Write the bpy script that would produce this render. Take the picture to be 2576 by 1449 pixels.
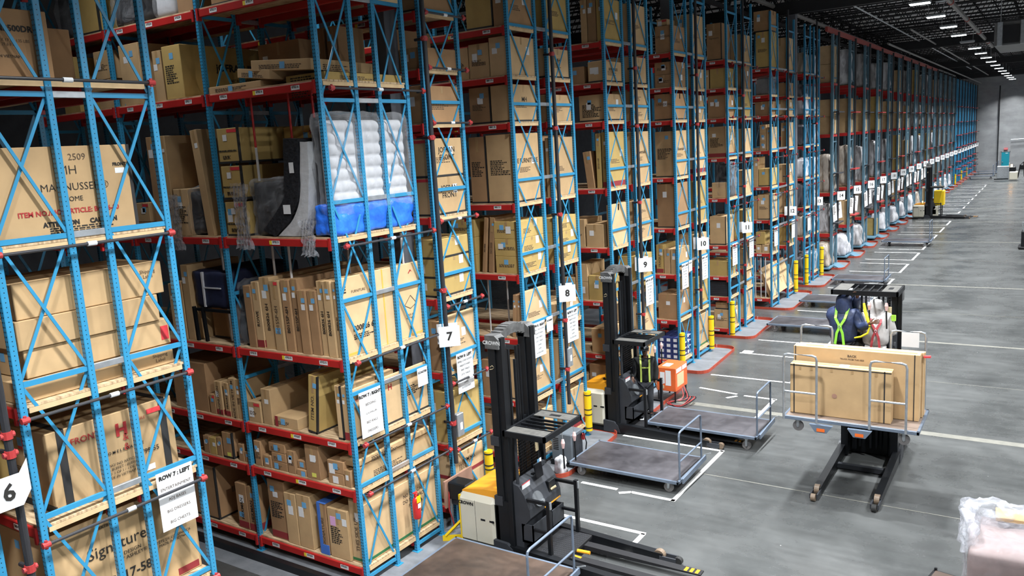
import bpy, math, random
from mathutils import Vector, Matrix, Euler, noise
for o in list(bpy.data.objects): bpy.data.objects.remove(o)
SC = bpy.context.scene
COL = SC.collection
PI = math.pi
rnd = random.Random(7)

# ---------------------------------------------------------------- camera, world, lights, exposure
cam = bpy.data.cameras.new('camera'); camo = bpy.data.objects.new('camera', cam); COL.objects.link(camo)
r_ = Vector((0.8340672, 0.5483701, -0.0601842)); u_ = Vector((-0.0439595, 0.1748153, 0.9836194)); f_ = Vector((-0.5499086, 0.8177590, -0.1699138))
camo.matrix_world = Matrix(((r_.x, u_.x, -f_.x, 8.83565), (r_.y, u_.y, -f_.y, -8.50194), (r_.z, u_.z, -f_.z, 6.74956), (0, 0, 0, 1)))
cam.sensor_width = 36.0; cam.lens = 2040.13 * 36.0 / 2576.0
cam.clip_start = 0.1; cam.clip_end = 400
SC.camera = camo
w = bpy.data.worlds.new('world'); SC.world = w; w.use_nodes = True
w.node_tree.nodes['Background'].inputs[0].default_value = (0.78, 0.88, 1.0, 1)
w.node_tree.nodes['Background'].inputs[1].default_value = 0.05
SC.view_settings.view_transform = 'Standard'; SC.view_settings.look = 'None'
SC.view_settings.gamma = 1.0; SC.view_settings.exposure = 0.0; SC.view_settings.use_curve_mapping = False
SC.cycles.max_bounces = 4; SC.cycles.diffuse_bounces = 2; SC.cycles.glossy_bounces = 2
SC.cycles.transparent_max_bounces = 8; SC.cycles.sample_clamp_indirect = 4.0
SC.cycles.use_denoising = True; SC.cycles.use_adaptive_sampling = True; SC.cycles.adaptive_threshold = 0.05; SC.cycles.adaptive_min_samples = 16

LAMP_W = 675.0
def lamp(x, y, z, power=LAMP_W, sx=.7, sy=0.4, spread=110):
    l = bpy.data.lights.new('high_bay_or_fill_light', 'AREA'); l.shape = 'RECTANGLE'; l.size = sx; l.size_y = sy
    l.energy = power; l.spread = math.radians(spread); l.color = (0.95, 0.98, 1.0)
    o = bpy.data.objects.new('high_bay_or_fill_light', l); COL.objects.link(o); o.location = (x, y, z)
    return o
LIGHT_Y = [-8.2, -3.0, 2.2, 7.4, 12.6, 17.8, 23.0, 28.2, 33.4, 38.6, 43.8, 54.4, 59.8, 65.2, 71.0, 76.8, 82.5, 88.3, 94.0, 99.8, 105.5, 111.0, ]
for y_ in LIGHT_Y: lamp(4.2, y_, 11.28)
lamp(4.2, 114.6, 11.28, LAMP_W * .5)
for y_ in (-6.0, 4.4, 14.8, 25.2, 40.0, 56.0, 72.0, 90.0, 108.0): lamp(13.5, y_, 11.28, LAMP_W * 2.0, spread=165)  # added unseen side row, strong and wide, as soft fill for the racks
for x_, y_, p_ in ((-3.6, -1.3, .3), (-3.8, 4.2, .22), (-3.8, 8.3, .2), (-3.8, 12.4, .2), (-3.8, 16.8, .2), (-3.6, 21.6, .2), (-3.6, 26.8, .2)): lamp(x_, y_, 11.2, LAMP_W * p_ * .3, .9, .3, 140)

# ---------------------------------------------------------------- materials
MATS = {}
def nmat(name):
    m = bpy.data.materials.new(name); m.use_nodes = True; nt = m.node_tree
    return m, nt, nt.nodes['Principled BSDF']
def mat(name, col, rough=0.6, metal=0.0, var=0.0, nscale=4.0, namp=0.12, emit=None, estr=1.0, bump=0.0, spec=0.5):
    if name in MATS: return MATS[name]
    m, nt, b = nmat(name)
    b.inputs['Roughness'].default_value = rough; b.inputs['Metallic'].default_value = metal
    b.inputs['Specular IOR Level'].default_value = spec
    if namp > 0 or var > 0:
        tc = nt.nodes.new('ShaderNodeTexCoord'); n = nt.nodes.new('ShaderNodeTexNoise'); n.inputs['Scale'].default_value = nscale
        n.inputs['Detail'].default_value = 5; nt.links.new(tc.outputs['Object'], n.inputs['Vector'])
        mr = nt.nodes.new('ShaderNodeMapRange'); mr.inputs[1].default_value = 0.3; mr.inputs[2].default_value = 0.7
        mr.inputs[3].default_value = 1 - namp; mr.inputs[4].default_value = 1 + namp; nt.links.new(n.outputs['Fac'], mr.inputs[0])
        hs = nt.nodes.new('ShaderNodeHueSaturation'); hs.inputs['Color'].default_value = (*col, 1)
        if var > 0:
            oi = nt.nodes.new('ShaderNodeObjectInfo'); m2 = nt.nodes.new('ShaderNodeMapRange')
            m2.inputs[3].default_value = 1 - var; m2.inputs[4].default_value = 1 + var; nt.links.new(oi.outputs['Random'], m2.inputs[0])
            mu = nt.nodes.new('ShaderNodeMath'); mu.operation = 'MULTIPLY'
            nt.links.new(mr.outputs[0], mu.inputs[0]); nt.links.new(m2.outputs[0], mu.inputs[1]); nt.links.new(mu.outputs[0], hs.inputs['Value'])
        else: nt.links.new(mr.outputs[0], hs.inputs['Value'])
        nt.links.new(hs.outputs[0], b.inputs['Base Color'])
        if bump > 0:
            bp = nt.nodes.new('ShaderNodeBump'); bp.inputs['Strength'].default_value = bump; bp.inputs['Distance'].default_value = .02
            nt.links.new(n.outputs['Fac'], bp.inputs['Height']); nt.links.new(bp.outputs[0], b.inputs['Normal'])
    else: b.inputs['Base Color'].default_value = (*col, 1)
    if emit: b.inputs['Emission Color'].default_value = (*emit, 1); b.inputs['Emission Strength'].default_value = estr
    MATS[name] = m; return m
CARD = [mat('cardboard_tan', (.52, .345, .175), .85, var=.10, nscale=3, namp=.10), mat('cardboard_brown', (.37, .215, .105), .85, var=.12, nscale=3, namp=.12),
        mat('cardboard_yellow', (.48, .33, .11), .8, var=.08, nscale=3, namp=.1), mat('cardboard_pale', (.60, .41, .22), .85, var=.08, nscale=3, namp=.1)]
TAPE = mat('packing_tape_clear', (.42, .27, .13), .35, namp=.06)
WHT = mat('white_paper', (.78, .79, .80), .7, namp=.03); BLU = mat('blue_sticker', (.16, .42, .70), .6, namp=0)
INK = mat('black_ink', (.02, .018, .016), .7, namp=0); INKR = mat('red_ink', (.42, .03, .03), .7, namp=0); INKW = mat('white_ink', (.75, .75, .75), .6, namp=0)
FADE = mat('faded_ink', (.12, .08, .05), .8, namp=0)
REDB = mat('red_print_band', (.28, .03, .035), .7, namp=.05); BLKE = mat('black_edge_board', (.025, .024, .024), .6, namp=.05)
RED = mat('red_beam_paint', (.46, .022, .020), .38, nscale=2, namp=.12); REDD = mat('red_clamp', (.42, .04, .04), .4, namp=.05)
GALV = mat('galvanised_steel', (.50, .53, .56), .35, .7, nscale=9, namp=.15)
BLACK = mat('black_paint', (.007, .008, .010), .42, nscale=3, namp=.2, spec=.35); DGREY = mat('dark_grey_plastic', (.035, .038, .045), .5, nscale=3, namp=.15, spec=.4)
RUBBER = mat('black_rubber', (.02, .02, .02), .7, namp=.1); PIPE = mat('black_pipe', (.03, .03, .034), .4, namp=.1); PIPEG = mat('grey_rod', (.035, .035, .04), .4, namp=.1)
CREAM = mat('cream_paint', (.60, .57, .47), .35, nscale=2, namp=.05); ORNG = mat('orange_paint', (.85, .36, .02), .35, namp=.04)
YEL = mat('yellow_plastic', (.88, .60, .01), .4, namp=.04); ORED = mat('orange_red_rail', (.42, .065, .035), .5, nscale=5, namp=.2)
BGREY = mat('blue_grey_paint', (.135, .17, .225), .35, nscale=5, namp=.12); ORC = mat('orange_cabinet', (.72, .13, .03), .45, namp=.08)
SKIN = mat('brown_skin', (.13, .06, .035), .55, namp=.06); NAVY = mat('navy_fabric', (.026, .042, .105), .55, nscale=7, namp=.3, bump=1.0)
HOOD = mat('pale_grey_fleece', (.50, .48, .47), .9, nscale=6, namp=.2, bump=1.0); JACK = mat('black_jacket', (.010, .011, .011), .85, nscale=12, namp=.3, bump=.3)
TROU = mat('charcoal_denim', (.030, .032, .038), .85, nscale=12, namp=.25, bump=.2); LIME = mat('lime_webbing', (.30, .75, .06), .6, namp=.05)
LIMEY = mat('yellow_green_webbing', (.50, .62, .12), .6, namp=.05); WEBR = mat('red_webbing', (.38, .04, .05), .6, namp=.05); LANY = mat('yellow_lanyard', (.85, .75, .02), .6, namp=.05)
MWHITE = mat('white_mattress_fabric', (.54, .55, .58), .8, nscale=6, namp=.04); MBLUE = mat('blue_plastic_sheet', (.035, .20, .95), .2, nscale=7, namp=.25, bump=1.0)
MDARK = mat('dark_fabric', (.012, .013, .017), .8, nscale=6, namp=.2); MNAVY = mat('dark_navy_fabric', (.012, .017, .05), .6, nscale=5, namp=.25, bump=.4)
MGREY = mat('grey_fabric', (.16, .155, .155), .85, nscale=6, namp=.15); MROSE = mat('rose_brown_fabric', (.23, .175, .17), .6, nscale=3, namp=.15)
CONC = mat('concrete_grey_paint', (.10, .105, .12), .7, nscale=3, namp=.12); TAPEW = mat('white_floor_tape', (.78, .78, .76), .5, nscale=14, namp=.12)
CREAMJ = mat('cream_joint_filler', (.185, .18, .155), .6, nscale=6, namp=.15); PINE = mat('pine_lumber', (.66, .47, .26), .8, nscale=6, namp=.12)
DARKST = mat('dark_steel', (.018, .018, .020), .6, namp=.1, spec=.3); GPIPE = mat('grey_pipe', (.22, .21, .20), .5, .3, namp=.1); REDPIPE = mat('dull_red_paint', (.34, .06, .05), .5, namp=.1)
LED = mat('led_diffuser', (.9, .9, .9), .5, namp=0, emit=(.95, .98, 1.0), estr=14.0); LEDOFF = mat('unlit_diffuser', (.5, .5, .5), .5, namp=0)
BEAC = mat('amber_beacon', (.9, .25, .02), .3, namp=0); BEACON = mat('lit_amber_beacon', (1, .5, .1), .3, namp=0, emit=(1, .45, .08), estr=22.0)
LIMEL = mat('lime_display', (.35, .6, .05), .4, namp=0, emit=(.4, .8, .1), estr=.5); TEAL = mat('teal_door_paint', (.01, .26, .34), .4, namp=.04)
SCR = mat('black_screen', (.01, .01, .012), .12, namp=0); TANW = mat('tan_polyurethane', (.20, .145, .10), .5, namp=.08); EXTR = mat('red_extinguisher', (.62, .03, .03), .25, namp=.03)
PINK = mat('pink_sticker', (.75, .42, .70), .6, namp=0); DBLUE = mat('dull_blue_grey_paint', (.10, .19, .25), .5, nscale=3, namp=.15); GRN = mat('green_edge_board', (.03, .16, .06), .6, namp=.05); YST = mat('yellow_sticker', (.75, .75, .15), .6, namp=0)  # DBLUE: greyer, darker blue for the far sofa rack frames
REDST = mat('red_sticker', (.70, .05, .06), .6, namp=0); COIL = mat('copper_brown_board', (.36, .20, .14), .7, namp=.08); NAVC = mat('navy_carton', (.03, .045, .17), .6, namp=.1)
LTAN = mat('tan_label', (.62, .5, .3), .6, namp=0); CONE = mat('signal_orange', (.8, .15, .02), .5, namp=0); BLU2 = mat('blue_tape', (.06, .17, .55), .5, namp=.08)

def m_blue(name, perf):
    m, nt, b = nmat(name); N = nt.nodes; L = nt.links
    b.inputs['Roughness'].default_value = .33
    tc = N.new('ShaderNodeTexCoord'); n = N.new('ShaderNodeTexNoise'); n.inputs['Scale'].default_value = 3; L.new(tc.outputs['Object'], n.inputs['Vector'])
    mx = N.new('ShaderNodeMix'); mx.data_type = 'RGBA'; mx.inputs['A'].default_value = (.028, .235, .43, 1); mx.inputs['B'].default_value = (.045, .31, .55, 1)
    L.new(n.outputs['Fac'], mx.inputs['Factor']); out = mx.outputs['Result']
    if perf:
        sp = N.new('ShaderNodeSeparateXYZ'); L.new(tc.outputs['Object'], sp.inputs[0]); sn = N.new('ShaderNodeSeparateXYZ'); L.new(tc.outputs['Normal'], sn.inputs[0])
        def M(op, a, b2=None, c=None):
            q = N.new('ShaderNodeMath'); q.operation = op
            for i, v in enumerate((a, b2, c)):
                if v is None: continue
                if isinstance(v, (int, float)): q.inputs[i].default_value = v
                else: L.new(v, q.inputs[i])
            return q.outputs[0]
        fz = M('SUBTRACT', M('FRACT', M('MULTIPLY', sp.outputs[2], 19.7)), .5); dz = M('MULTIPLY', fz, .0508)
        def hole(c, off, rad):
            d = M('SUBTRACT', M('ABSOLUTE', c), off)
            return M('LESS_THAN', M('SQRT', M('ADD', M('MULTIPLY', d, d), M('MULTIPLY', dz, dz))), rad)
        hx = M('MULTIPLY', hole(sp.outputs[0], .017, .0095), M('GREATER_THAN', M('ABSOLUTE', sn.outputs[1]), .5))
        hy = M('MULTIPLY', hole(sp.outputs[1], .0, .006), M('GREATER_THAN', M('ABSOLUTE', sn.outputs[0]), .5))
        h = M('MAXIMUM', hx, hy); m2 = N.new('ShaderNodeMix'); m2.data_type = 'RGBA'; L.new(h, m2.inputs['Factor']); L.new(out, m2.inputs['A']); m2.inputs['B'].default_value = (.006, .02, .035, 1)
        out = m2.outputs['Result']
    L.new(out, b.inputs['Base Color']); return m
BLUEP = m_blue('blue_post_paint_perforated', True); BLUE = m_blue('blue_brace_paint', False)

def m_film(name, col, lo, hi, sc=5.0):
    m, nt, b = nmat(name); N = nt.nodes; L = nt.links
    b.inputs['Base Color'].default_value = (*col, 1); b.inputs['Roughness'].default_value = .12; b.inputs['Specular IOR Level'].default_value = .8
    tc = N.new('ShaderNodeTexCoord'); n = N.new('ShaderNodeTexNoise'); n.inputs['Scale'].default_value = sc; n.inputs['Detail'].default_value = 6; n.inputs['Distortion'].default_value = 2.0
    L.new(tc.outputs['Object'], n.inputs['Vector'])
    bp = N.new('ShaderNodeBump'); bp.inputs['Strength'].default_value = .9; bp.inputs['Distance'].default_value = .05; L.new(n.outputs['Fac'], bp.inputs['Height']); L.new(bp.outputs[0], b.inputs['Normal'])
    mr = N.new('ShaderNodeMapRange'); mr.inputs[1].default_value = .4; mr.inputs[2].default_value = .65; mr.inputs[3].default_value = lo; mr.inputs[4].default_value = hi; L.new(n.outputs['Fac'], mr.inputs[0])
    lw = N.new('ShaderNodeLayerWeight'); lw.inputs[0].default_value = .35; L.new(bp.outputs[0], lw.inputs['Normal']); ad = N.new('ShaderNodeMath'); ad.operation = 'MULTIPLY_ADD'; ad.use_clamp = True; L.new(lw.outputs['Facing'], ad.inputs[0]); ad.inputs[1].default_value = .28; L.new(mr.outputs[0], ad.inputs[2]); mr = ad
    t = N.new('ShaderNodeBsdfTransparent'); x = N.new('ShaderNodeMixShader'); L.new(mr.outputs[0], x.inputs[0]); L.new(t.outputs[0], x.inputs[1]); L.new(b.outputs[0], x.inputs[2])
    L.new(x.outputs[0], N['Material Output'].inputs[0]); return m
FILM = m_film('clear_plastic_film', (.7, .72, .76), .0, .10, 3.0); FILMW = m_film('milky_plastic_film', (.62, .64, .70), .12, .50, 3.0)

def m_wrap(name, c1, c2):
    m, nt, b = nmat(name); N = nt.nodes; L = nt.links
    tc = N.new('ShaderNodeTexCoord'); n = N.new('ShaderNodeTexNoise'); n.inputs['Scale'].default_value = 2.6; n.inputs['Detail'].default_value = 8; n.inputs['Distortion'].default_value = .7
    oi = N.new('ShaderNodeObjectInfo'); va = N.new('ShaderNodeVectorMath'); va.operation = 'ADD'; mpp = N.new('ShaderNodeMapping'); mpp.inputs['Scale'].default_value = (1.6, 1.6, .45); L.new(tc.outputs['Object'], mpp.inputs[0]); L.new(mpp.outputs[0], va.inputs[0]); L.new(oi.outputs['Location'], va.inputs[1]); L.new(va.outputs[0], n.inputs['Vector'])
    cr = N.new('ShaderNodeValToRGB'); cr.color_ramp.elements[0].color = (*c1, 1); cr.color_ramp.elements[1].color = (*c2, 1); cr.color_ramp.elements[0].position = .38; cr.color_ramp.elements[1].position = .6
    L.new(n.outputs['Fac'], cr.inputs[0]); L.new(cr.outputs[0], b.inputs['Base Color']); b.inputs['Roughness'].default_value = .25
    bp = N.new('ShaderNodeBump'); bp.inputs['Strength'].default_value = .8; bp.inputs['Distance'].default_value = .06; L.new(n.outputs['Fac'], bp.inputs['Height']); L.new(bp.outputs[0], b.inputs['Normal'])
    return m
WRAPW = m_wrap('white_film_wrap', (.42, .42, .46), (.82, .82, .85)); WRAPG = m_wrap('grey_film_wrap', (.24, .23, .23), (.60, .59, .61)); WRAPD = m_wrap('dark_film_wrap', (.02, .02, .025), (.16, .16, .18)); WRAPT = m_wrap('tan_film_wrap', (.25, .20, .15), (.5, .44, .38))

def m_wood():
    m, nt, b = nmat('plywood_deck'); N = nt.nodes; L = nt.links
    tc = N.new('ShaderNodeTexCoord'); mp = N.new('ShaderNodeMapping'); mp.inputs['Scale'].default_value = (2.0, 14.0, 2.0); L.new(tc.outputs['Object'], mp.inputs[0])
    n = N.new('ShaderNodeTexNoise'); n.inputs['Scale'].default_value = 2; n.inputs['Detail'].default_value = 6; L.new(mp.outputs[0], n.inputs['Vector'])
    cr = N.new('ShaderNodeValToRGB'); cr.color_ramp.elements[0].color = (.30, .19, .10, 1); cr.color_ramp.elements[1].color = (.66, .49, .30, 1); cr.color_ramp.elements[0].position = .3; cr.color_ramp.elements[1].position = .62
    L.new(n.outputs['Fac'], cr.inputs[0]); L.new(cr.outputs[0], b.inputs['Base Color']); b.inputs['Roughness'].default_value = .8; return m
WOOD = m_wood()

def m_floor(name, c1, c2, rough, joints, sc=.55):
    m, nt, b = nmat(name); N = nt.nodes; L = nt.links
    tc = N.new('ShaderNodeTexCoord'); n = N.new('ShaderNodeTexNoise'); n.inputs['Scale'].default_value = sc; n.inputs['Detail'].default_value = 9; n.inputs['Roughness'].default_value = .66; n.inputs['Distortion'].default_value = .15
    L.new(tc.outputs['Object'], n.inputs['Vector'])
    cr = N.new('ShaderNodeValToRGB'); cr.color_ramp.elements[0].color = (*c1, 1); cr.color_ramp.elements[1].color = (*c2, 1); cr.color_ramp.elements[0].position = .28; cr.color_ramp.elements[1].position = .72; L.new(n.outputs['Fac'], cr.inputs[0])
    mp = N.new('ShaderNodeMapping'); mp.inputs['Scale'].default_value = (.35, 3.2, 1); L.new(tc.outputs['Object'], mp.inputs[0])
    n3 = N.new('ShaderNodeTexNoise'); n3.inputs['Scale'].default_value = 1.4; n3.inputs['Detail'].default_value = 8; L.new(mp.outputs[0], n3.inputs['Vector'])
    mr = N.new('ShaderNodeMapRange'); mr.inputs[1].default_value = .3; mr.inputs[2].default_value = .7; mr.inputs[3].default_value = .86; mr.inputs[4].default_value = 1.13; L.new(n3.outputs['Fac'], mr.inputs[0])
    hs = N.new('ShaderNodeHueSaturation'); L.new(cr.outputs[0], hs.inputs['Color']); L.new(mr.outputs[0], hs.inputs['Value']); out = hs.outputs[0]
    n4 = N.new('ShaderNodeTexNoise'); n4.inputs['Scale'].default_value = 7; n4.inputs['Detail'].default_value = 3; L.new(tc.outputs['Object'], n4.inputs['Vector'])
    g = N.new('ShaderNodeMath'); g.operation = 'GREATER_THAN'; g.inputs[1].default_value = .775; L.new(n4.outputs['Fac'], g.inputs[0])
    mx = N.new('ShaderNodeMix'); mx.data_type = 'RGBA'; L.new(g.outputs[0], mx.inputs['Factor']); L.new(out, mx.inputs['A']); mx.inputs['B'].default_value = (.42, .42, .41, 1); out = mx.outputs['Result']
    L.new(out, b.inputs['Base Color'])
    r2 = N.new('ShaderNodeMapRange'); r2.inputs[1].default_value = .3; r2.inputs[2].default_value = .7; r2.inputs[3].default_value = rough - .07; r2.inputs[4].default_value = rough + .12; L.new(n.outputs['Fac'], r2.inputs[0]); L.new(r2.outputs[0], b.inputs['Roughness'])
    n5 = N.new('ShaderNodeTexNoise'); n5.inputs['Scale'].default_value = 1.1; L.new(tc.outputs['Object'], n5.inputs['Vector'])
    bp = N.new('ShaderNodeBump'); bp.inputs['Strength'].default_value = .12; bp.inputs['Distance'].default_value = .02; L.new(n5.outputs['Fac'], bp.inputs['Height']); L.new(bp.outputs[0], b.inputs['Normal'])
    return m
FLOORM = m_floor('sealed_concrete', (.052, .055, .055), (.112, .116, .115), .26, True); ISLM = m_floor('dusty_concrete', (.12, .13, .145), (.24, .25, .27), .6, False, 2.0)
CARTD = m_floor('scuffed_steel_deck', (.018, .016, .019), (.088, .083, .092), .42, False, 1.5); CARTB = m_floor('scuffed_brown_deck', (.02, .017, .016), (.13, .085, .062), .42, False, 1.1)
WALLM = m_floor('precast_wall_concrete', (.24, .245, .25), (.36, .365, .37), .6, False); ROOFM = mat('roof_deck_steel', (.75, .75, .75), .7, nscale=1, namp=.15)

# ---------------------------------------------------------------- mesh builder
ORG = {}
class B:
    def __init__(s): s.v = []; s.f = []; s.mi = []; s.cur = 0
    def box(s, x0, x1, y0, y1, z0, z1, c=0.0):
        if x0 > x1: x0, x1 = x1, x0
        if y0 > y1: y0, y1 = y1, y0
        if z0 > z1: z0, z1 = z1, z0
        k = len(s.v)
        if c <= 0:
            s.v += [(x, y, z) for z in (z0, z1) for y in (y0, y1) for x in (x0, x1)]
            F = [(0, 2, 3, 1), (4, 5, 7, 6), (0, 1, 5, 4), (1, 3, 7, 5), (3, 2, 6, 7), (2, 0, 4, 6)]
            s.f += [tuple(k + i for i in f) for f in F]; s.mi += [s.cur] * 6; return s
        c = min(c, (x1 - x0) * .4, (y1 - y0) * .4, (z1 - z0) * .4); X = (x0, x1); Y = (y0, y1); Z = (z0, z1); idx = {}
        for i in (0, 1):
            for j in (0, 1):
                for l in (0, 1):
                    sx = 1 if i else -1; sy = 1 if j else -1; sz = 1 if l else -1
                    for a in range(3):
                        p = [X[i] - sx * c, Y[j] - sy * c, Z[l] - sz * c]
                        if a == 0: p[0] = X[i]
                        if a == 1: p[1] = Y[j]
                        if a == 2: p[2] = Z[l]
                        idx[i, j, l, a] = len(s.v); s.v.append(tuple(p))
        def q(*t): s.f.append(tuple(idx[u] for u in t)); s.mi.append(s.cur)
        for i in (0, 1): q(*[(i, j, l, 0) for j, l in ((0, 0), (1, 0), (1, 1), (0, 1))][::1 if i else -1])
        for j in (0, 1): q(*[(i, j, l, 1) for i, l in ((0, 0), (1, 0), (1, 1), (0, 1))][::-1 if j else 1])
        for l in (0, 1): q(*[(i, j, l, 2) for i, j in ((0, 0), (1, 0), (1, 1), (0, 1))][::1 if l else -1])
        for i in (0, 1):
            for j in (0, 1): q((i, j, 0, 0), (i, j, 1, 0), (i, j, 1, 1), (i, j, 0, 1))
            for l in (0, 1): q((i, 0, l, 0), (i, 1, l, 0), (i, 1, l, 2), (i, 0, l, 2))
        for j in (0, 1):
            for l in (0, 1): q((0, j, l, 1), (1, j, l, 1), (1, j, l, 2), (0, j, l, 2))
        for i in (0, 1):
            for j in (0, 1):
                for l in (0, 1): q((i, j, l, 0), (i, j, l, 1), (i, j, l, 2))
        return s
    def quad(s, a, b, c, d):
        k = len(s.v); s.v += [tuple(a), tuple(b), tuple(c), tuple(d)]; s.f.append((k, k + 1, k + 2, k + 3)); s.mi.append(s.cur); return s
    def tube(s, pts, r, n=8, cap=True):
        pts = [Vector(p) for p in pts]; rs = r if isinstance(r, (list, tuple)) else [r] * len(pts); rings = []
        ref = Vector((0, 0, 1)) if abs((pts[1] - pts[0]).normalized().z) < .9 else Vector((1, 0, 0))
        for i, p in enumerate(pts):
            t = (pts[min(i + 1, len(pts) - 1)] - pts[max(i - 1, 0)]).normalized(); a = t.cross(ref).normalized(); bb = t.cross(a); k = len(s.v)
            for j in range(n): q = p + (a * math.cos(2 * PI * j / n) + bb * math.sin(2 * PI * j / n)) * rs[i]; s.v.append(tuple(q))
            rings.append(k)
        for a, b2 in zip(rings, rings[1:]):
            for j in range(n): s.f.append((a + j, a + (j + 1) % n, b2 + (j + 1) % n, b2 + j)); s.mi.append(s.cur)
        if cap:
            s.f.append(tuple(rings[0] + j for j in range(n))[::-1]); s.f.append(tuple(rings[-1] + j for j in range(n))); s.mi += [s.cur] * 2
        return s
    def cyl(s, p0, p1, r, n=16, r1=None): return s.tube([p0, p1], [r, r if r1 is None else r1], n)
    def bar(s, p0, p1, w, h):                                  # rectangular bar between two points; w across, h the other way
        p0 = Vector(p0); p1 = Vector(p1); t = (p1 - p0).normalized(); ref = Vector((1, 0, 0)) if abs(t.x) < .9 else Vector((0, 0, 1))
        a = (ref - t * ref.dot(t)).normalized(); b2 = t.cross(a); k = len(s.v)
        for p in (p0, p1):
            for sa, sb in ((-1, -1), (1, -1), (1, 1), (-1, 1)): s.v.append(tuple(p + a * sa * w / 2 + b2 * sb * h / 2))
        s.f += [(k, k + 3, k + 2, k + 1), (k + 4, k + 5, k + 6, k + 7)] + [(k + i, k + (i + 1) % 4, k + 4 + (i + 1) % 4, k + 4 + i) for i in range(4)]; s.mi += [s.cur] * 6; return s
    def prism(s, prof, y0, y1, ax='y'):                          # closed profile (x,z) extruded along y (or x with (y,z))
        k = len(s.v); n = len(prof)
        for yy in (y0, y1):
            for p in prof: s.v.append((p[0], yy, p[1]) if ax == 'y' else ((yy, p[0], p[1]) if ax == 'x' else (p[0], p[1], yy)))
        s.f.append(tuple(range(k, k + n))); s.f.append(tuple(range(k + n, k + 2 * n))[::-1]); s.mi += [s.cur] * 2
        for i in range(n): s.f.append((k + i, k + n + i, k + n + (i + 1) % n, k + (i + 1) % n)); s.mi.append(s.cur)
        return s
    def mesh(s, name, org=(0, 0, 0)):
        me = bpy.data.meshes.new(name); me.from_pydata([(v[0] - org[0], v[1] - org[1], v[2] - org[2]) for v in s.v], [], s.f)
        return me
    def build(s, name, m, parent=None, org=None, smooth=False):
        po = ORG.get(parent.name, (0, 0, 0)) if parent else (0, 0, 0)
        if org is None: org = po
        me = s.mesh(name, org); ms = m if isinstance(m, (list, tuple)) else [m]
        for q in ms: me.materials.append(q)
        if len(ms) > 1:
            for p, i in zip(me.polygons, s.mi): p.material_index = i
        if smooth:
            for p in me.polygons: p.use_smooth = True
        me.update(); o = bpy.data.objects.new(name, me); COL.objects.link(o); ORG[o.name] = org
        if parent: o.parent = parent; o.location = [org[i] - po[i] for i in range(3)]
        else: o.location = org
        return o
def smooth(pts, n=5):
    P = [Vector(p) for p in pts]; P = [P[0] * 2 - P[1]] + P + [P[-1] * 2 - P[-2]]; out = []
    for i in range(1, len(P) - 2):
        for k in range(n):
            t = k / n; a, b, c, d = P[i - 1:i + 3]; out.append(.5 * ((2 * b) + (c - a) * t + (2 * a - 5 * b + 4 * c - d) * t * t + (3 * b - a - 3 * c + d) * t ** 3))
    return out + [P[-2]]
def tag(o, label, cat, group=None, kind=None):
    o['label'] = label; o['category'] = cat
    if group: o['group'] = group
    if kind: o['kind'] = kind
    return o
def thing(name, loc, label, cat, group=None, rot=None, local=False):
    o = bpy.data.objects.new(name, None); COL.objects.link(o); o.location = loc
    if rot is not None: o.rotation_euler = rot if isinstance(rot, (tuple, list)) else (0, 0, rot)
    ORG[o.name] = (0, 0, 0) if (local or rot is not None) else tuple(loc); return tag(o, label, cat, group)
def inst(name, me, parent, loc, rot=(0, 0, 0), scale=None):
    o = bpy.data.objects.new(name, me); COL.objects.link(o); po = ORG.get(parent.name, (0, 0, 0)) if parent else (0, 0, 0)
    o.parent = parent; o.location = [loc[i] - po[i] for i in range(3)]; o.rotation_euler = rot
    if scale: o.scale = scale
    return o
TXT = {}
def tmesh(s, size, m, bold=0.0, align='LEFT', ls=1.0):
    k = (s, round(size, 3), m.name, bold, align, ls)
    if k in TXT: return TXT[k]
    c = bpy.data.curves.new('t', 'FONT'); c.body = s; c.size = size; c.resolution_u = 2; c.offset = bold; c.align_x = align; c.align_y = 'CENTER'; c.space_line = ls
    o = bpy.data.objects.new('t', c)
    me = bpy.data.meshes.new_from_object(o); me.name = 'printed_text'; me.materials.clear(); me.materials.append(m)
    bpy.data.objects.remove(o); bpy.data.curves.remove(c); TXT[k] = me; return me
FR = (PI / 2, 0, 0); SR = (PI / 2, 0, PI / 2); TR = (0, 0, 0)
def text(parent, s, loc, rot, size, m=None, bold=0.0, align='CENTER', name='printed_text', ls=1.0): return inst(name, tmesh(s, size, m or INK, bold, align, ls), parent, loc, rot)
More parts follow.
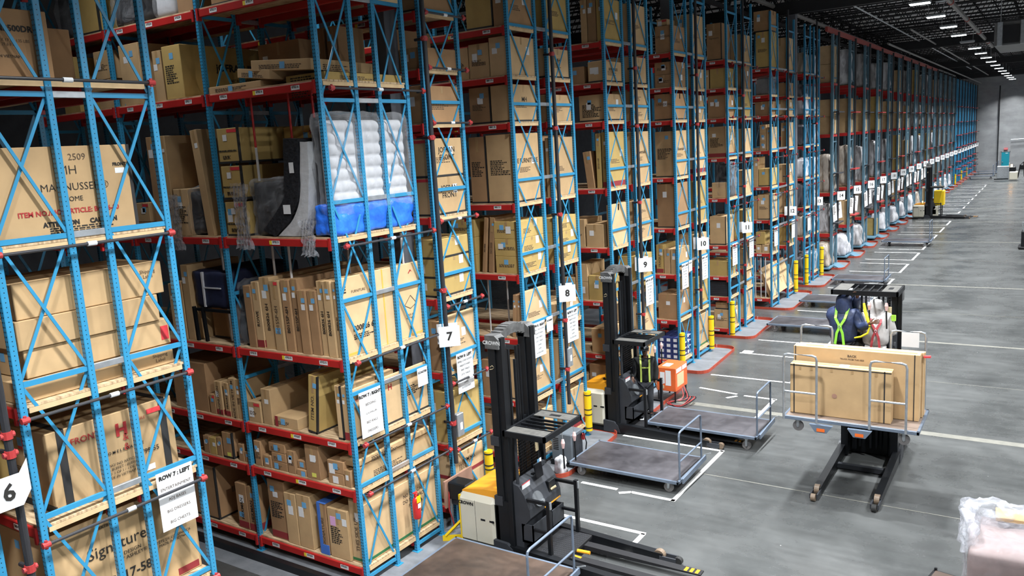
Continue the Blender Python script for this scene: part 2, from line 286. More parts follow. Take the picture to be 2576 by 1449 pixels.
def lumpy(b, x0, x1, y0, y1, z0, z1, n=8, rad=.06, amp=.02, fq=3.0, seed=0.0, taper=0.0):
    cx, cy, cz = (x0 + x1) / 2, (y0 + y1) / 2, (z0 + z1) / 2; h = ((x1 - x0) / 2, (y1 - y0) / 2, (z1 - z0) / 2); idx = {}
    def V(i, j, k):
        if (i, j, k) in idx: return idx[i, j, k]
        p = [(-1 + 2 * t / n) * h[a] for a, t in enumerate((i, j, k))]; q = [max(-(h[a] - rad), min(h[a] - rad, p[a])) for a in range(3)]
        d = Vector([p[a] - q[a] for a in range(3)]); L = d.length
        if L > 1e-6: d = d / L * rad
        s_ = Vector(q) + d; nn = Vector([p[a] / max(h[a], .01) for a in range(3)]).normalized()
        w_ = noise.noise(Vector((s_.x * fq + seed, s_.y * fq + seed * 2, s_.z * fq))) * amp + noise.noise(Vector((s_.x * fq * 3 + seed, s_.y * fq * 3, s_.z * fq * 3 + seed))) * amp * .5
        s_ = s_ + nn * w_; tp = 1 - taper * (s_.z + h[2]) / (2 * h[2])
        idx[i, j, k] = len(b.v); b.v.append((cx + s_.x * tp, cy + s_.y * tp, max(cz + s_.z, z0))); return idx[i, j, k]
    for a in range(n):
        for c in range(n):
            for F in (((a, c, 0), (a, c + 1, 0), (a + 1, c + 1, 0), (a + 1, c, 0)), ((a, c, n), (a + 1, c, n), (a + 1, c + 1, n), (a, c + 1, n)),
                      ((a, 0, c), (a + 1, 0, c), (a + 1, 0, c + 1), (a, 0, c + 1)), ((a, n, c), (a, n, c + 1), (a + 1, n, c + 1), (a + 1, n, c)),
                      ((0, a, c), (0, a, c + 1), (0, a + 1, c + 1), (0, a + 1, c)), ((n, a, c), (n, a + 1, c), (n, a + 1, c + 1), (n, a, c + 1))):
                b.f.append(tuple(V(*t) for t in F)); b.mi.append(b.cur)
    return b
# ---------------------------------------------------------------- the hall
def struct(name, b, m): o = b.build(name, m); o['kind'] = 'structure'; return o
struct('floor', B().box(-16, 19, -22, 118, -.2, 0), FLOORM)
struct('wall_far', B().box(-16, 19, 117.2, 117.6, 0, 13.4), WALLM)
struct('wall_back', B().box(-16.3, -16, -22, 117.6, 0, 13.4), CONC); struct('wall_near', B().box(-16, 19, -22.3, -22, 0, 13.4), CONC)
struct('wall_side', B().box(19, 19.3, -22, 117.6, 0, 13.4), WALLM)
struct('ceiling', B().box(-16, 19, -22, 117.6, 13.0, 13.2), ROOFM)
struct('baseboard_far', B().box(5.2, 19, 117.1, 117.2, 0, .55), BLACK)
d = B().box(3.12, 3.99, 117.1, 117.19, 0, 2.3).build('door_1', TEAL); d['kind'] = 'structure'
B().box(3.02, 3.1, 117.08, 117.19, 0, 2.4).box(4.01, 4.09, 117.08, 117.19, 0, 2.4).box(3.02, 4.09, 117.08, 117.19, 2.32, 2.4).build('door_frame', GALV, d)
B().box(3.2, 3.3, 117.0, 117.1, 1.0, 1.1).build('door_handle', GALV, d)
B().box(3.55, 3.85, 117.085, 117.1, 2.13, 2.2).build('door_plate', WHT, d)
e = B().box(3.35, 3.8, 117.0, 117.19, 2.6, 2.85).build('exit_sign', REDST); tag(e, 'small red lit exit sign above the teal door', 'sign')
t_ = text(e, 'EXIT', (3.58, 116.99, 2.72), FR, .2, INKW)

# roof joists: open-web trusses across the hall, two girders along it
jb = B()
jb.box(-15.9, 18.9, -.05, .05, 0, .07); jb.box(-15.9, 18.9, -.05, .05, .78, .86)
x = -15.6; k = 0
while x < 18.6:
    jb.bar((x, 0, .04), (x + .42, 0, .82), .035, .035); jb.bar((x + .42, 0, .82), (x + .84, 0, .04), .035, .035); x += .84
jm = jb.mesh('roof_joist'); jm.materials.append(DARKST)
y = -3.0; n = 0
while y < 117:
    o = bpy.data.objects.new('roof_joist', jm); COL.objects.link(o); o.location = (0, y, 12.05)
    tag(o, 'black open-web steel joist spanning the hall under the roof deck', 'roof joist', 'open-web joists under the roof'); y += 1.75
for gx, lb in ((-2.0, 'black steel girder truss running above the rack ends'), (11.0, 'black steel girder truss running above the far side of the aisle')):
    g = B(); g.box(gx - .09, gx + .09, -3, 117, 11.55, 11.67); g.box(gx - .09, gx + .09, -3, 117, 12.9, 12.98); y = -2.5
    while y < 115: g.bar((gx, y, 11.6), (gx, y + 1.2, 12.95), .07, .07); g.bar((gx, y + 1.2, 12.95), (gx, y + 2.4, 11.6), .07, .07); y += 2.4
    tag(g.build('girder_truss', DARKST), lb, 'girder', 'girder trusses')
for gy in (26.6, 51.0, 75.4, 99.8):
    tag(B().box(-15, 18.5, gy - .12, gy + .12, 11.4, 11.9).build('cross_girder', DARKST), 'heavy black girder crossing the hall ceiling', 'girder', 'cross girders')
for cx_, cy_, lb in ((-.62, 2.2, 'grey roof column rising between the racks by sign 7'), (-.62, 14.4, 'grey roof column rising between the racks by sign 10'), (-.25, 26.6, 'dark grey roof column standing between the racks by signs 12 and 13')):
    tag(B().box(cx_ - .15, cx_ + .15, cy_ - .15, cy_ + .15, 0, 11.38, .01).build('roof_column', CONC), lb, 'column')
def pipe(pts, r, m, lb, nm='sprinkler_pipe'): return tag(B().tube(pts, r, 8).build(nm, m), lb, 'pipe')
pipe([(-1.0, 8, 11.8), (-1.0, 60, 11.8), (-1.0, 117, 11.8)], .09, GPIPE, 'thick grey sprinkler main running above the rack ends')
pipe([(.6, 44, 11.35), (.6, 116, 11.35)], .06, GPIPE, 'thin grey sprinkler pipe starting at a red cap beside the racks')
pipe([(1.35, 18, 11.9), (1.35, 90, 11.9)], .035, GALV, 'slim bright conduit between sprinkler main and lamps')
p_ = pipe([(5.0, 10, 11.6), (5.0, 58, 11.6)], .10, GPIPE, 'grey pipe with red couplings beside the ceiling lamps')
for yy in (31.0, 38.5, 46.0, 53.5): B().cyl((5.0, yy - .1, 11.6), (5.0, yy + .1, 11.6), .125, 12).build('pipe_coupling', REDPIPE, p_)
pipe([(2.3, 40, 11.6), (2.3, 100, 11.6)], .05, GPIPE, 'grey sprinkler branch between the racks and the ceiling lamps')
pipe([(4.2, 33.2, 11.95), (11, 33.2, 12.0)], .035, GALV, 'thin conduit crossing above the ceiling lamps')
pipe([(2.66, 117.0, 0), (2.66, 117.0, 10.9)], .06, DARKST, 'dark vertical pipe on the far concrete wall', 'wall_pipe')
pipe([(4.1, 116.9, 3.9), (9.0, 116.9, 4.0)], .06, GALV, 'pale horizontal pipe on the far wall beyond the door', 'wall_pipe')
tb = B().box(-.06, .06, 31.4, 73.5, 11.1, 11.3).build('tie_beam', REDPIPE); tag(tb, 'long dull red tie beam joining the tops of the far racks', 'beam')
hv = thing('hvac_unit', (7.9, 36.5, 10.0), 'large grey air handling box hung from the ceiling beyond the lamps', 'air handler')
B().box(6.4, 9.4, 34.6, 39.5, 9.9, 10.9, .02).build('housing', mat('hvac_sheet_metal', (.15, .15, .15), .5, .3), hv)
for xx in (6.75, 7.6, 8.45): B().box(xx, xx + .6, 34.5, 34.6, 9.98, 10.75).build('louvre', DARKST, hv)
for xx in (6.52, 7.4, 8.25, 9.1): B().box(xx, xx + .2, 34.5, 34.62, 9.9, 10.9).build('corner_post', GALV, hv)
for xx in (6.6, 9.2): B().box(xx, xx + .03, 35, 35.03, 10.9, 12.1).build('hanger_rod', GALV, hv)
# LED high-bay fixtures
def light_fix(i, x, y, on=True):
    t = thing('high_bay_lamp', (x, y, 11.35), ('lit white LED lamp over the aisle, %s visible in its row' % ORDW[i] if on else 'unlit grey LED lamp in the ceiling row over the aisle'), 'ceiling lamp', 'LED lamps in the row over the aisle')
    B().box(x - .38, x + .38, y - .24, y + .24, 11.35, 11.43).build('housing', GALV, t)
    B().box(x - .35, x + .35, y - .2, y + .2, 11.325, 11.349).build('diffuser', LED if on else LEDOFF, t)
    for s in (-.3, .3): B().box(x + s - .008, x + s + .008, y - .008, y + .008, 11.43, 12.06).build('hanger', GALV, t)
ORDW = ['first', 'second', 'third', 'fourth', 'fifth', 'sixth', 'seventh', 'eighth', 'ninth', 'tenth', 'eleventh', 'twelfth', 'thirteenth', 'fourteenth', 'fifteenth', 'sixteenth', 'seventeenth', 'eighteenth', 'nineteenth', 'twentieth']
lk = 0
for y_ in LIGHT_Y:
    if y_ > 25: light_fix(lk, 4.2, y_); lk += 1
light_fix(0, 4.2, 49.0, False)

# ---------------------------------------------------------------- floor: joints, tape, islands, rails
for yy, ww in ((10.6, .24), (6.45, .025), (19.05, .14), (29.0, .14), (43.3, .13), (53.6, .13), (63.2, .13), (72.0, .13), (82.0, .13), (92, .13), (103, .13), (14.7, .02), (23.5, .02), (36.2, .02)):
    tag(B().box(.9 if yy < 12 else 3.2, 18.9, yy - ww / 2, yy + ww / 2, .0005, .003).build('floor_joint', CREAMJ), '%s joint line crossing the aisle floor about level with %s' % ('wide cream' if ww > .2 else ('pale' if ww > .1 else 'hairline pale'), {10.6: 'the orange charger', 6.45: 'the cart below sign 8', 19.05: 'sign 11', 29.0: 'sign 13', 43.3: 'sign 16', 53.6: 'sign 19', 63.2: 'sign 21', 72.0: 'sign 24', 82.0: 'sign 26', 92: 'sign 29', 103: 'sign 32', 14.7: 'sign 10', 23.5: 'sign 12', 36.2: 'sign 14'}[yy]), 'floor joint', 'joint lines across the aisle floor')
def tape(pts, lb, w=.075):
    t = thing('floor_tape_marking', (pts[0][0][0], pts[0][0][1], 0), lb, 'floor marking')
    for a, b_ in pts: B().bar((a[0], a[1], .004), (b_[0], b_[1], .004), w, .004).build('tape_strip', TAPEW, t) if False else strip(a, b_, w, t)
def strip(a, b_, w, t):
    a = Vector((*a, 0)); b_ = Vector((*b_, 0)); d_ = (b_ - a).normalized(); n_ = Vector((-d_.y, d_.x, 0)) * w / 2; z = Vector((0, 0, .005))
    B().quad(a - n_ + z, b_ - n_ + z, b_ + n_ + z, a + n_ + z).build('tape_strip', TAPEW, t)
tape([((1.15, 5.02), (1.95, 5.02)), ((2.05, 4.88), (2.25, 5.02)), ((2.25, 5.02), (3.15, 5.02)), ((3.12, 4.98), (3.12, 7.8)), ((3.15, 7.78), (.75, 7.78))], 'white tape bay around the flat cart below sign 8', .09)
tape([((.9, 3.56), (3.2, 3.56)), ((3.17, 3.56), (3.17, 3.15)), ((3.17, 3.1), (3.19, 2.85)), ((3.19, 2.78), (3.22, 2.6)), ((3.2, 2.2), (3.2, 1.75)), ((3.2, 1.5), (3.2, 1.15))], 'broken white tape bay under the near order picker legs', .09)
tape([((.95, 9.25), (2.3, 9.25)), ((1.05, 11.95), (2.15, 11.75)), ((2.35, 11.7), (3.2, 11.68)), ((3.14, 11.7), (3.14, 9.3)), ((2.0, 11.35), (2.2, 11.6))], 'white tape bay beside the raised cart below sign 9', .09)
tape([((.9, 13.25), (3.3, 13.25)), ((.9, 15.85), (3.2, 15.85)), ((3.14, 13.25), (3.14, 15.85))], 'white tape bay on bare floor below sign 10', .09)
tape([((.95, 17.65), (3.2, 17.65)), ((.95, 20.4), (3.2, 20.4)), ((3.14, 17.65), (3.14, 20.4))], 'white tape bay around the flat cart below sign 11', .09)
tape([((.95, 22.6), (3.2, 22.6)), ((.95, 25.9), (3.2, 25.9)), ((3.14, 22.6), (3.14, 25.9))], 'white tape bay around the flat cart below sign 12', .09)
tape([((.95, 27.6), (3.2, 27.6)), ((.95, 30.3), (3.2, 30.3)), ((3.14, 27.6), (3.14, 30.3))], 'white tape bay behind the truck with two riders', .09)
for k in range(14, 29):
    ys = 33.34 + (k - 14) * 3.92
    tape([((.95, ys - 1.25), (3.2, ys - 1.25)), ((.95, ys + 1.35), (3.2, ys + 1.35)), ((3.14, ys - 1.25), (3.14, ys + .2) if k > 20 else (3.14, ys + 1.35))], 'white tape bay on the floor below sign %d' % k, .1)

def island(y0, y1, who, x1=.78):
    """dusty raised strip of floor round a rack end, edged by an orange-red guide rail"""
    t = thing('rack_end_rail', (0, (y0 + y1) / 2, 0), 'orange-red guide rail curving round the floor %s' % who, 'guide rail')
    r = .35; pts = [(-7.0, y0), (x1 - r - .15, y0)]
    for i in range(1, 7): a = -PI / 2 + i * PI / 12; pts.append((x1 - r + math.cos(a) * r, y0 + r + math.sin(a) * r))
    x2 = x1 - .1
    for i in range(0, 7): a = i * PI / 12; pts.append((x2 - r + math.cos(a) * r, y1 - r + math.sin(a) * r))
    pts.append((-7.0, y1)); b = B(); k0 = len(b.v); hh = .095
    for i, p in enumerate(pts):
        a = Vector(pts[max(i - 1, 0)]); c = Vector(pts[min(i + 1, len(pts) - 1)]); d_ = (c - a).normalized(); n_ = Vector((d_.y, -d_.x))
        for off, z in ((.0, 0), (.0, hh), (-.012, hh), (-.012, .012), (-.06, .012), (-.06, 0)): b.v.append((p[0] + n_.x * off, p[1] + n_.y * off, z))
    for i in range(len(pts) - 1):
        for j in range(6): b.f.append((k0 + i * 6 + j, k0 + i * 6 + 6 + j, k0 + i * 6 + 6 + (j + 1) % 6, k0 + i * 6 + (j + 1) % 6)); b.mi.append(0)
    b.build('rail_angle', ORED, t)
    b = B(); b.prism([(p[0], p[1]) for p in pts], .0006, .0035, 'z'); o = b.build('dusty_floor_patch', ISLM, t)
    b = B()
    for i in range(1, 4): b.box(x1 - r - .15 - i * .28, x1 - r - .14 - i * .28, y1 - .014, y1 + .002, .01, .105)
    b.build('rail_joint', TAPEW, t)

# ---------------------------------------------------------------- racks
LV = {'A': [.21, 1.52, 2.97, 4.31, 5.99, 7.68, 9.13], 'B': [.21, 1.52, 2.31, 3.64, 5.51, 7.81, 9.13], 'C': [.24, 1.45, 2.80, 4.14, 5.58, 7.17, 8.07, 9.0],
      'F': [.22, 1.30, 2.00, 3.05, 4.62, 5.94, 7.22, 8.17, 9.05], 'G': [.33, 2.10, 3.38, 4.65, 6.0, 7.3, 8.05, 9.02]}
W = 2.55; TOP = 11.1; HZ = [.12, 1.65, 3.15, 4.62, 6.11, 7.6, 9.1, 10.6]
POSTM = None
def postmesh(h=TOP):
    b = B(); b.box(-.036, .036, -.038, .038, 0, h, .006); me = b.mesh('upright_post'); me.materials.append(BLUEP); return me
POSTM = postmesh(); b = B(); b.box(-.07, .07, -.07, .07, 0, .012); FOOTM = b.mesh('base_plate'); FOOTM.materials.append(BLUE)
LBLM = B().box(-.09, .09, -.002, 0, -.032, .032).mesh('location_label'); LBLM.materials.append(WHT)
LBLY = B(); LBLY.box(-.12, -.06, -.002, 0, -.032, .032); LBLY.cur = 1; LBLY.box(-.06, .12, -.002, 0, -.032, .032); _m = LBLY.mesh('location_label')
_m.materials.append(mat('label_yellow', (.85, .65, .05), .6, namp=0)); _m.materials.append(WHT)
for p, i in zip(_m.polygons, LBLY.mi): p.material_index = i
LBLYM = _m
def frame(root, x, y0, y1, detail, plates=True):
    for y in (y0 + .038, y1 - .038):
        p = inst('upright_post', POSTM, root, (x - .036, y, 0)); ORG[p.name] = (x - .036, y, 0)
        if plates: inst('base_plate', FOOTM, p, (x - .036, y, 0))
    a, c = y0 + .076, y1 - .076; xb = x - .036
    if detail:
        for i, z in enumerate(HZ):
            B().box(xb - .018, xb + .018, a, c, z - .028, z + .028).build('horizontal_brace', BLUE, root)
            if i < len(HZ) - 1:
                z2 = HZ[i + 1]
                B().bar((xb - .012, a, z + .04), (xb - .012, c, z2 - .04), .012, .034).build('diagonal_brace', BLUE, root)
                B().bar((xb + .012, c, z + .04), (xb + .012, a, z2 - .04), .012, .034).build('diagonal_brace', BLUE, root)
    else:
        b = B()
        for i, z in enumerate(HZ):
            b.box(xb - .018, xb + .018, a, c, z - .028, z + .028)
            if i < len(HZ) - 1: b.bar((xb - .012, a, z), (xb - .012, c, HZ[i + 1]), .012, .034); b.bar((xb + .012, c, z), (xb + .012, a, HZ[i + 1]), .012, .034)
        b.build('frame_bracing', BLUE, root)
def beam(root, x0, x1, y, z, labels=0, name='shelf_beam', text_=None, h=.115):
    b = B(); b.box(x0, x1, y - .025, y + .025, z - h / 2, z + h / 2, .008)
    b.box(x0 - .0, x0 + .045, y - .045, y + .03, z - .11, z + .075); b.box(x1 - .045, x1, y - .045, y + .03, z - .11, z + .075)
    o = b.build(name, RED, root)
    for i in range(labels):
        xx = x1 - (x1 - x0) * (i + .5) / labels; yl = y - .027
        q = inst('location_label', LBLYM if (labels > 1 and i == 1) else LBLM, o, (xx, yl, z)); ORG[q.name] = (xx, yl, z)
        if text_: text(q, text_, (xx + (.03 if labels > 1 and i == 1 else 0), yl - .003, z + .008), FR, .048, bold=.002)
    return o
def rack(nm, y0, secs, lv, bays, label, det=True, deep=False, code='0702', rods=(), gapz=None, top=True):
    """secs: list of (ya, yb) upright frames; deep: first two frames carry one deck"""
    root = thing('pallet_rack', (-bays * W / 2, y0, 0), label, 'pallet rack', 'blue and red pallet racks')
    for bi in range(bays + 1):
        for (a, c) in secs: frame(root, -bi * W, a, c, det and bi == 0)
    for bi in range(bays):
        xa, xb = -(bi + 1) * W, -bi * W - .072
        for li, z in enumerate(lv):
            for si, (a, c) in enumerate(secs):
                lvz = z
                beam(root, xa, xb, a + .02, lvz, (3 if si == 0 and det else 0) if bi < 2 else 0, text_=(code + '%02d' % (li * 3 + bi + 1)) if bi < 2 and det and si == 0 else None)
                if bi < 1 or si == 0: beam(root, xa, xb, c - .02, lvz, 0)
                if deep and si == 0: dk = (a, secs[1][1])
                elif deep and si == 1: continue
                else: dk = (a, c)
                B().box(xa, xb + .05, dk[0] + .03, dk[1] - .02, lvz + .0585, lvz + .085).build('shelf_deck', WOOD, root)
                if bi == 0: B().box(xb + .0, xb + .055, dk[0] + .1, dk[1] - .1, lvz - .0, lvz + .055).build('deck_lumber', PINE, root)
    for (a, c), (a2, c2) in zip(secs, secs[1:]):
        for bi in range(min(bays, 2)):
            for z in HZ[1:-1]: B().box(-bi * W - .05, -bi * W - .01, c - .05, a2 + .05, z - .035, z + .035, .004).build('row_spacer', GALV, root)
    return root
def rods(root, ya, yb, zs, tags=True):
    for z in zs:
        r = B().cyl((.1, ya, z), (.1, yb, z), .018, 10).build('guard_rod', PIPEG, root)
        for yy in (ya + .03, yb - .03):
            B().cyl((.1, yy - .04, z), (.1, yy + .04, z), .034, 10).cyl((.1, yy, z - .045), (.1, yy, z + .05), .018, 8).build('rod_clamp', REDD, r)
            B().cyl((-.03, yy, z - .01), (.1, yy, z - .01), .016, 8).build('rod_bracket', PIPE, r)
        if tags: B().cyl((.1, (ya + yb) / 2 - .05, z), (.1, (ya + yb) / 2 + .05, z), .027, 10).build('rod_tag', WHT, r)
def riser(root, y, zlo, zhi, zs=(), x=.14):
    r = B().cyl((x, y, zlo), (x, y, zhi), .04, 12).build('sprinkler_riser', PIPE, root)
    for z in zs:
        B().cyl((x, y, z - .04), (x, y, z + .04), .052, 12).cyl((x, y - .07, z), (x, y + .07, z), .03, 10).build('riser_clamp', REDD, r)
        B().cyl((x - .2, y, z), (x, y, z), .025, 8).build('branch_pipe', PIPE, r)

RA = rack('A', -3.6, [(-4.64, -3.80), (-3.45, -2.62)], LV['A'], 2, 'blue and red pallet rack beside sign 6, with the big dresser cartons', deep=True, code='0604')
RA0 = rack('A0', -5.5, [(-6.1, -5.02)], LV['C'], 1, 'single-depth rack strip behind sign 6 at the frame edge', det=False)
RB = rack('B', 1.0, [(0, .80), (1.235, 1.99)], LV['B'], 3, 'blue and red pallet rack holding the blue-ended white mattress, between signs 6 and 7', deep=True, code='0702')
RB3 = rack('B3', 2.9, [(2.37, 3.45)], LV['C'], 2, 'single-depth rack just behind the hanging sign 7', code='0801')
RC = rack('C', 6.25, [(5.02, 6.10), (6.45, 7.52)], LV['C'], 2, 'blue and red pallet rack bearing sign 8', code='0801')
RD = rack('D', 10.3, [(9.08, 10.14), (10.54, 11.61)], LV['C'], 1, 'blue and red pallet rack bearing sign 9', code='0901')
RE = rack('E', 14.5, [(13.24, 14.31), (14.71, 15.79)], LV['C'], 1, 'blue and red pallet rack bearing sign 10', code='1001')
RF = rack('F', 19.0, [(17.72, 18.75), (19.35, 20.35)], LV['F'], 1, 'blue and red pallet rack bearing sign 11', code='1101')
RG = rack('G', 24.3, [(22.6, 23.6), (24.9, 25.95)], LV['G'], 1, 'blue and red pallet rack bearing sign 12', code='1201')
RH = rack('H', 29.0, [(27.6, 28.6), (29.15, 30.2)], LV['G'], 1, 'blue and red pallet rack bearing sign 13, before the sofa racks', code='1301')
rods(RA, -4.68, -2.68, [7.74, 6.0, 4.28, 2.9, 1.56]); rods(RB, .12, 2.24, [7.76, 5.45, 3.65, 2.33, 1.52]); rods(RB3, 2.4, 3.5, [9.04, 8.15, 7.24, 5.58, 4.08, 2.68, 1.44])
for R_, a, b_ in ((RF, 17.9, 19.0), (RG, 22.8, 24.0), (RG, 24.3, 25.9), (RH, 27.8, 28.9), (RH, 29.2, 30.6), (RF, 19.2, 20.6)): rods(R_, a, b_, [9.0, 7.3, 5.8, 4.4, 3.1], False)
riser(RA, -4.86, .3, 11.3, (7.7, 6, 4.2, 4.0, 2.75)); riser(RB3, 2.3, 1.25, 11.3, (8.6, 7.0, 4.4, 2.0)); riser(RC, 6.42, 1.1, 11.3, (8.6, 7.1, 5.3, 3.0, 1.9))
riser(RD, 10.45, 1.0, 11.3, (8.5, 7.1, 5.2, 2.3)); riser(RE, 14.62, 1.6, 11.3, (8.5, 7.1, 2.2)); riser(RF, 18.9, 1.6, 11.3, (8, 5, 2.3)); riser(RG, 24.4, 1.5, 11.3, (8, 5, 2.4)); riser(RH, 29.0, 1.5, 11.3, (7, 3))
for xx, yy in ((-1.75, .2), (-.95, .25), (-.38, .2)):
    B().cyl((xx, yy, 7.0), (xx, yy, 7.78), .018, 8).build('divider_pole', RED, RB); B().cyl((xx, yy, 6.47 if xx < -1.5 else 7.06), (xx, yy, 7.0 if xx < -1.5 else 7.1), .02, 8).build('divider_pole', mat('pale_pole_paint', (.55, .53, .52), .5), RB)
for xx, yy in ((-3.0, .25), (-1.75, .3), (-1.3, .25), (-.95, 1.2), (-.15, .9), (-.3, .3), (-.1, 1.6)):
    B().cyl((xx, yy, 3.72), (xx, yy, 5.48), .02, 8).build('divider_pole', mat('pale_pole_paint', (.55, .53, .52), .5), RB)
for xx, yy in ((-1.05, 5.3), (-.6, 5.35)): B().cyl((xx, yy, 2.88), (xx, yy, 4.08), .018, 8).build('divider_pole', mat('pale_pole_paint', (.55, .53, .52), .5), RC)
for R_, ya, yb in ((RB3, 2.35, 3.5), (RC, 5.0, 7.5), (RD, 9.05, 11.6)): pass
island(4.93, 7.88, 'before the rack bearing sign 8'); island(8.99, 12.1, 'before the rack bearing sign 9'); island(13.15, 16.3, 'before the rack bearing sign 10')
island(17.6, 20.7, 'before the rack bearing sign 11'); island(22.45, 26.3, 'before the rack bearing sign 12'); island(27.5, 30.6, 'before the rack bearing sign 13')
tag(B().box(-6, .85, -.6, 4.4, .0005, .003).build('dusty_floor_patch', ISLM), 'dusty pale floor strip before the rack with the white mattress', 'floor patch', kind='structure')
tag(B().box(-9, -.3, -2.35, -2.2, .003, .13).build('floor_guide_rail', ORED), 'dark red guide rail on the floor between the racks by signs 6 and 7', 'guide rail')
tag(B().box(-9, 0, -.3, -.2, .003, .13).build('floor_guide_rail', BLACK), 'black guide rail along the foot of the mattress rack', 'guide rail')

# far racks with sofas, signs 14 to 36
FPM = POSTM.copy(); FPM.materials.clear(); FPM.materials.append(DBLUE)
FLV = [.16, 1.62, 3.6, 6.4, 8.8]
SIGNY = {}
for k in range(14, 37):
    ys = 33.34 + (k - 14) * 3.93 if k < 29 else 92.2 + (k - 29) * 3.45
    SIGNY[k] = ys; full = k < 29
    root = thing('pallet_rack', (-1.3, ys, 0), ('narrow sofa rack with shelf ends bearing sign %d' if full else 'empty blue rack frames bearing sign %d near the far wall') % k, 'pallet rack', 'far racks along the aisle')
    for xx in ((0, -2.6) if full else (0, -1.4)):
        for yy in ((ys - .5, ys + .45) if full else (ys - 1.1, ys - .2, ys + .25, ys + 1.1)):
            p = inst('upright_post', POSTM, root, (xx - .036, yy, 0), scale=(1.7, 2.2, 1))
            if full: p.data = FPM; ORG[p.name] = (xx - .036, yy, 0)
    for q, w2 in (((ys - .45, .85),) if full else ((ys - 1.1, .9), (ys + .25, .85))):
        b = B()
        for i, z in enumerate(HZ):
            b.box(-.05, -.02, q, q + w2, z - .03, z + .03)
            b.bar((-.04, q, z), (-.04, q + w2, min(z + 1.45, 11)), .02, .04 if not full else .02)
        b.build('frame_bracing', DBLUE if full else BLUE, root)
    if full:
        for z in FLV[1:]:
            B().box(-2.55, -.03, ys - .55, ys - .48, z - .08, z + .08).build('shelf_beam', RED, root)
            B().box(-.04, .03, ys - .5, ys + .4, z - .05, z + .05).build('shelf_beam', RED, root)
            B().box(-2.55, -.05, ys - .5, ys + .45, z + .081, z + .1).build('shelf_deck', WOOD, root)
        b = B(); b.box(-2.5, .1, ys - 1.6, ys + .3, .1, .16); b.prism([(.1, .16), (.1, .0), (.42, .0)], ys - .6, ys + .3); b.build('base_pan', mat('dull_blue_pan', (.09, .20, .28), .6), root)
    rr = B().cyl((.14, ys, 1.9), (.14, ys, 11.2), .05, 8).build('sprinkler_riser', PIPE, root)
    for z in ([2.2, 4.6, 7.5] if full else [.9, 1.6, 2.4, 3.9, 5.2, 6.6, 8.2]): B().box(.05, .3 if full else .5, ys - .6, ys + .6, z - .03, z + .03).build('rod_clamp', REDD if k % 2 else PIPEG, rr)
    island(ys - .95, ys + 1.5, 'below sign %d' % k, .62)
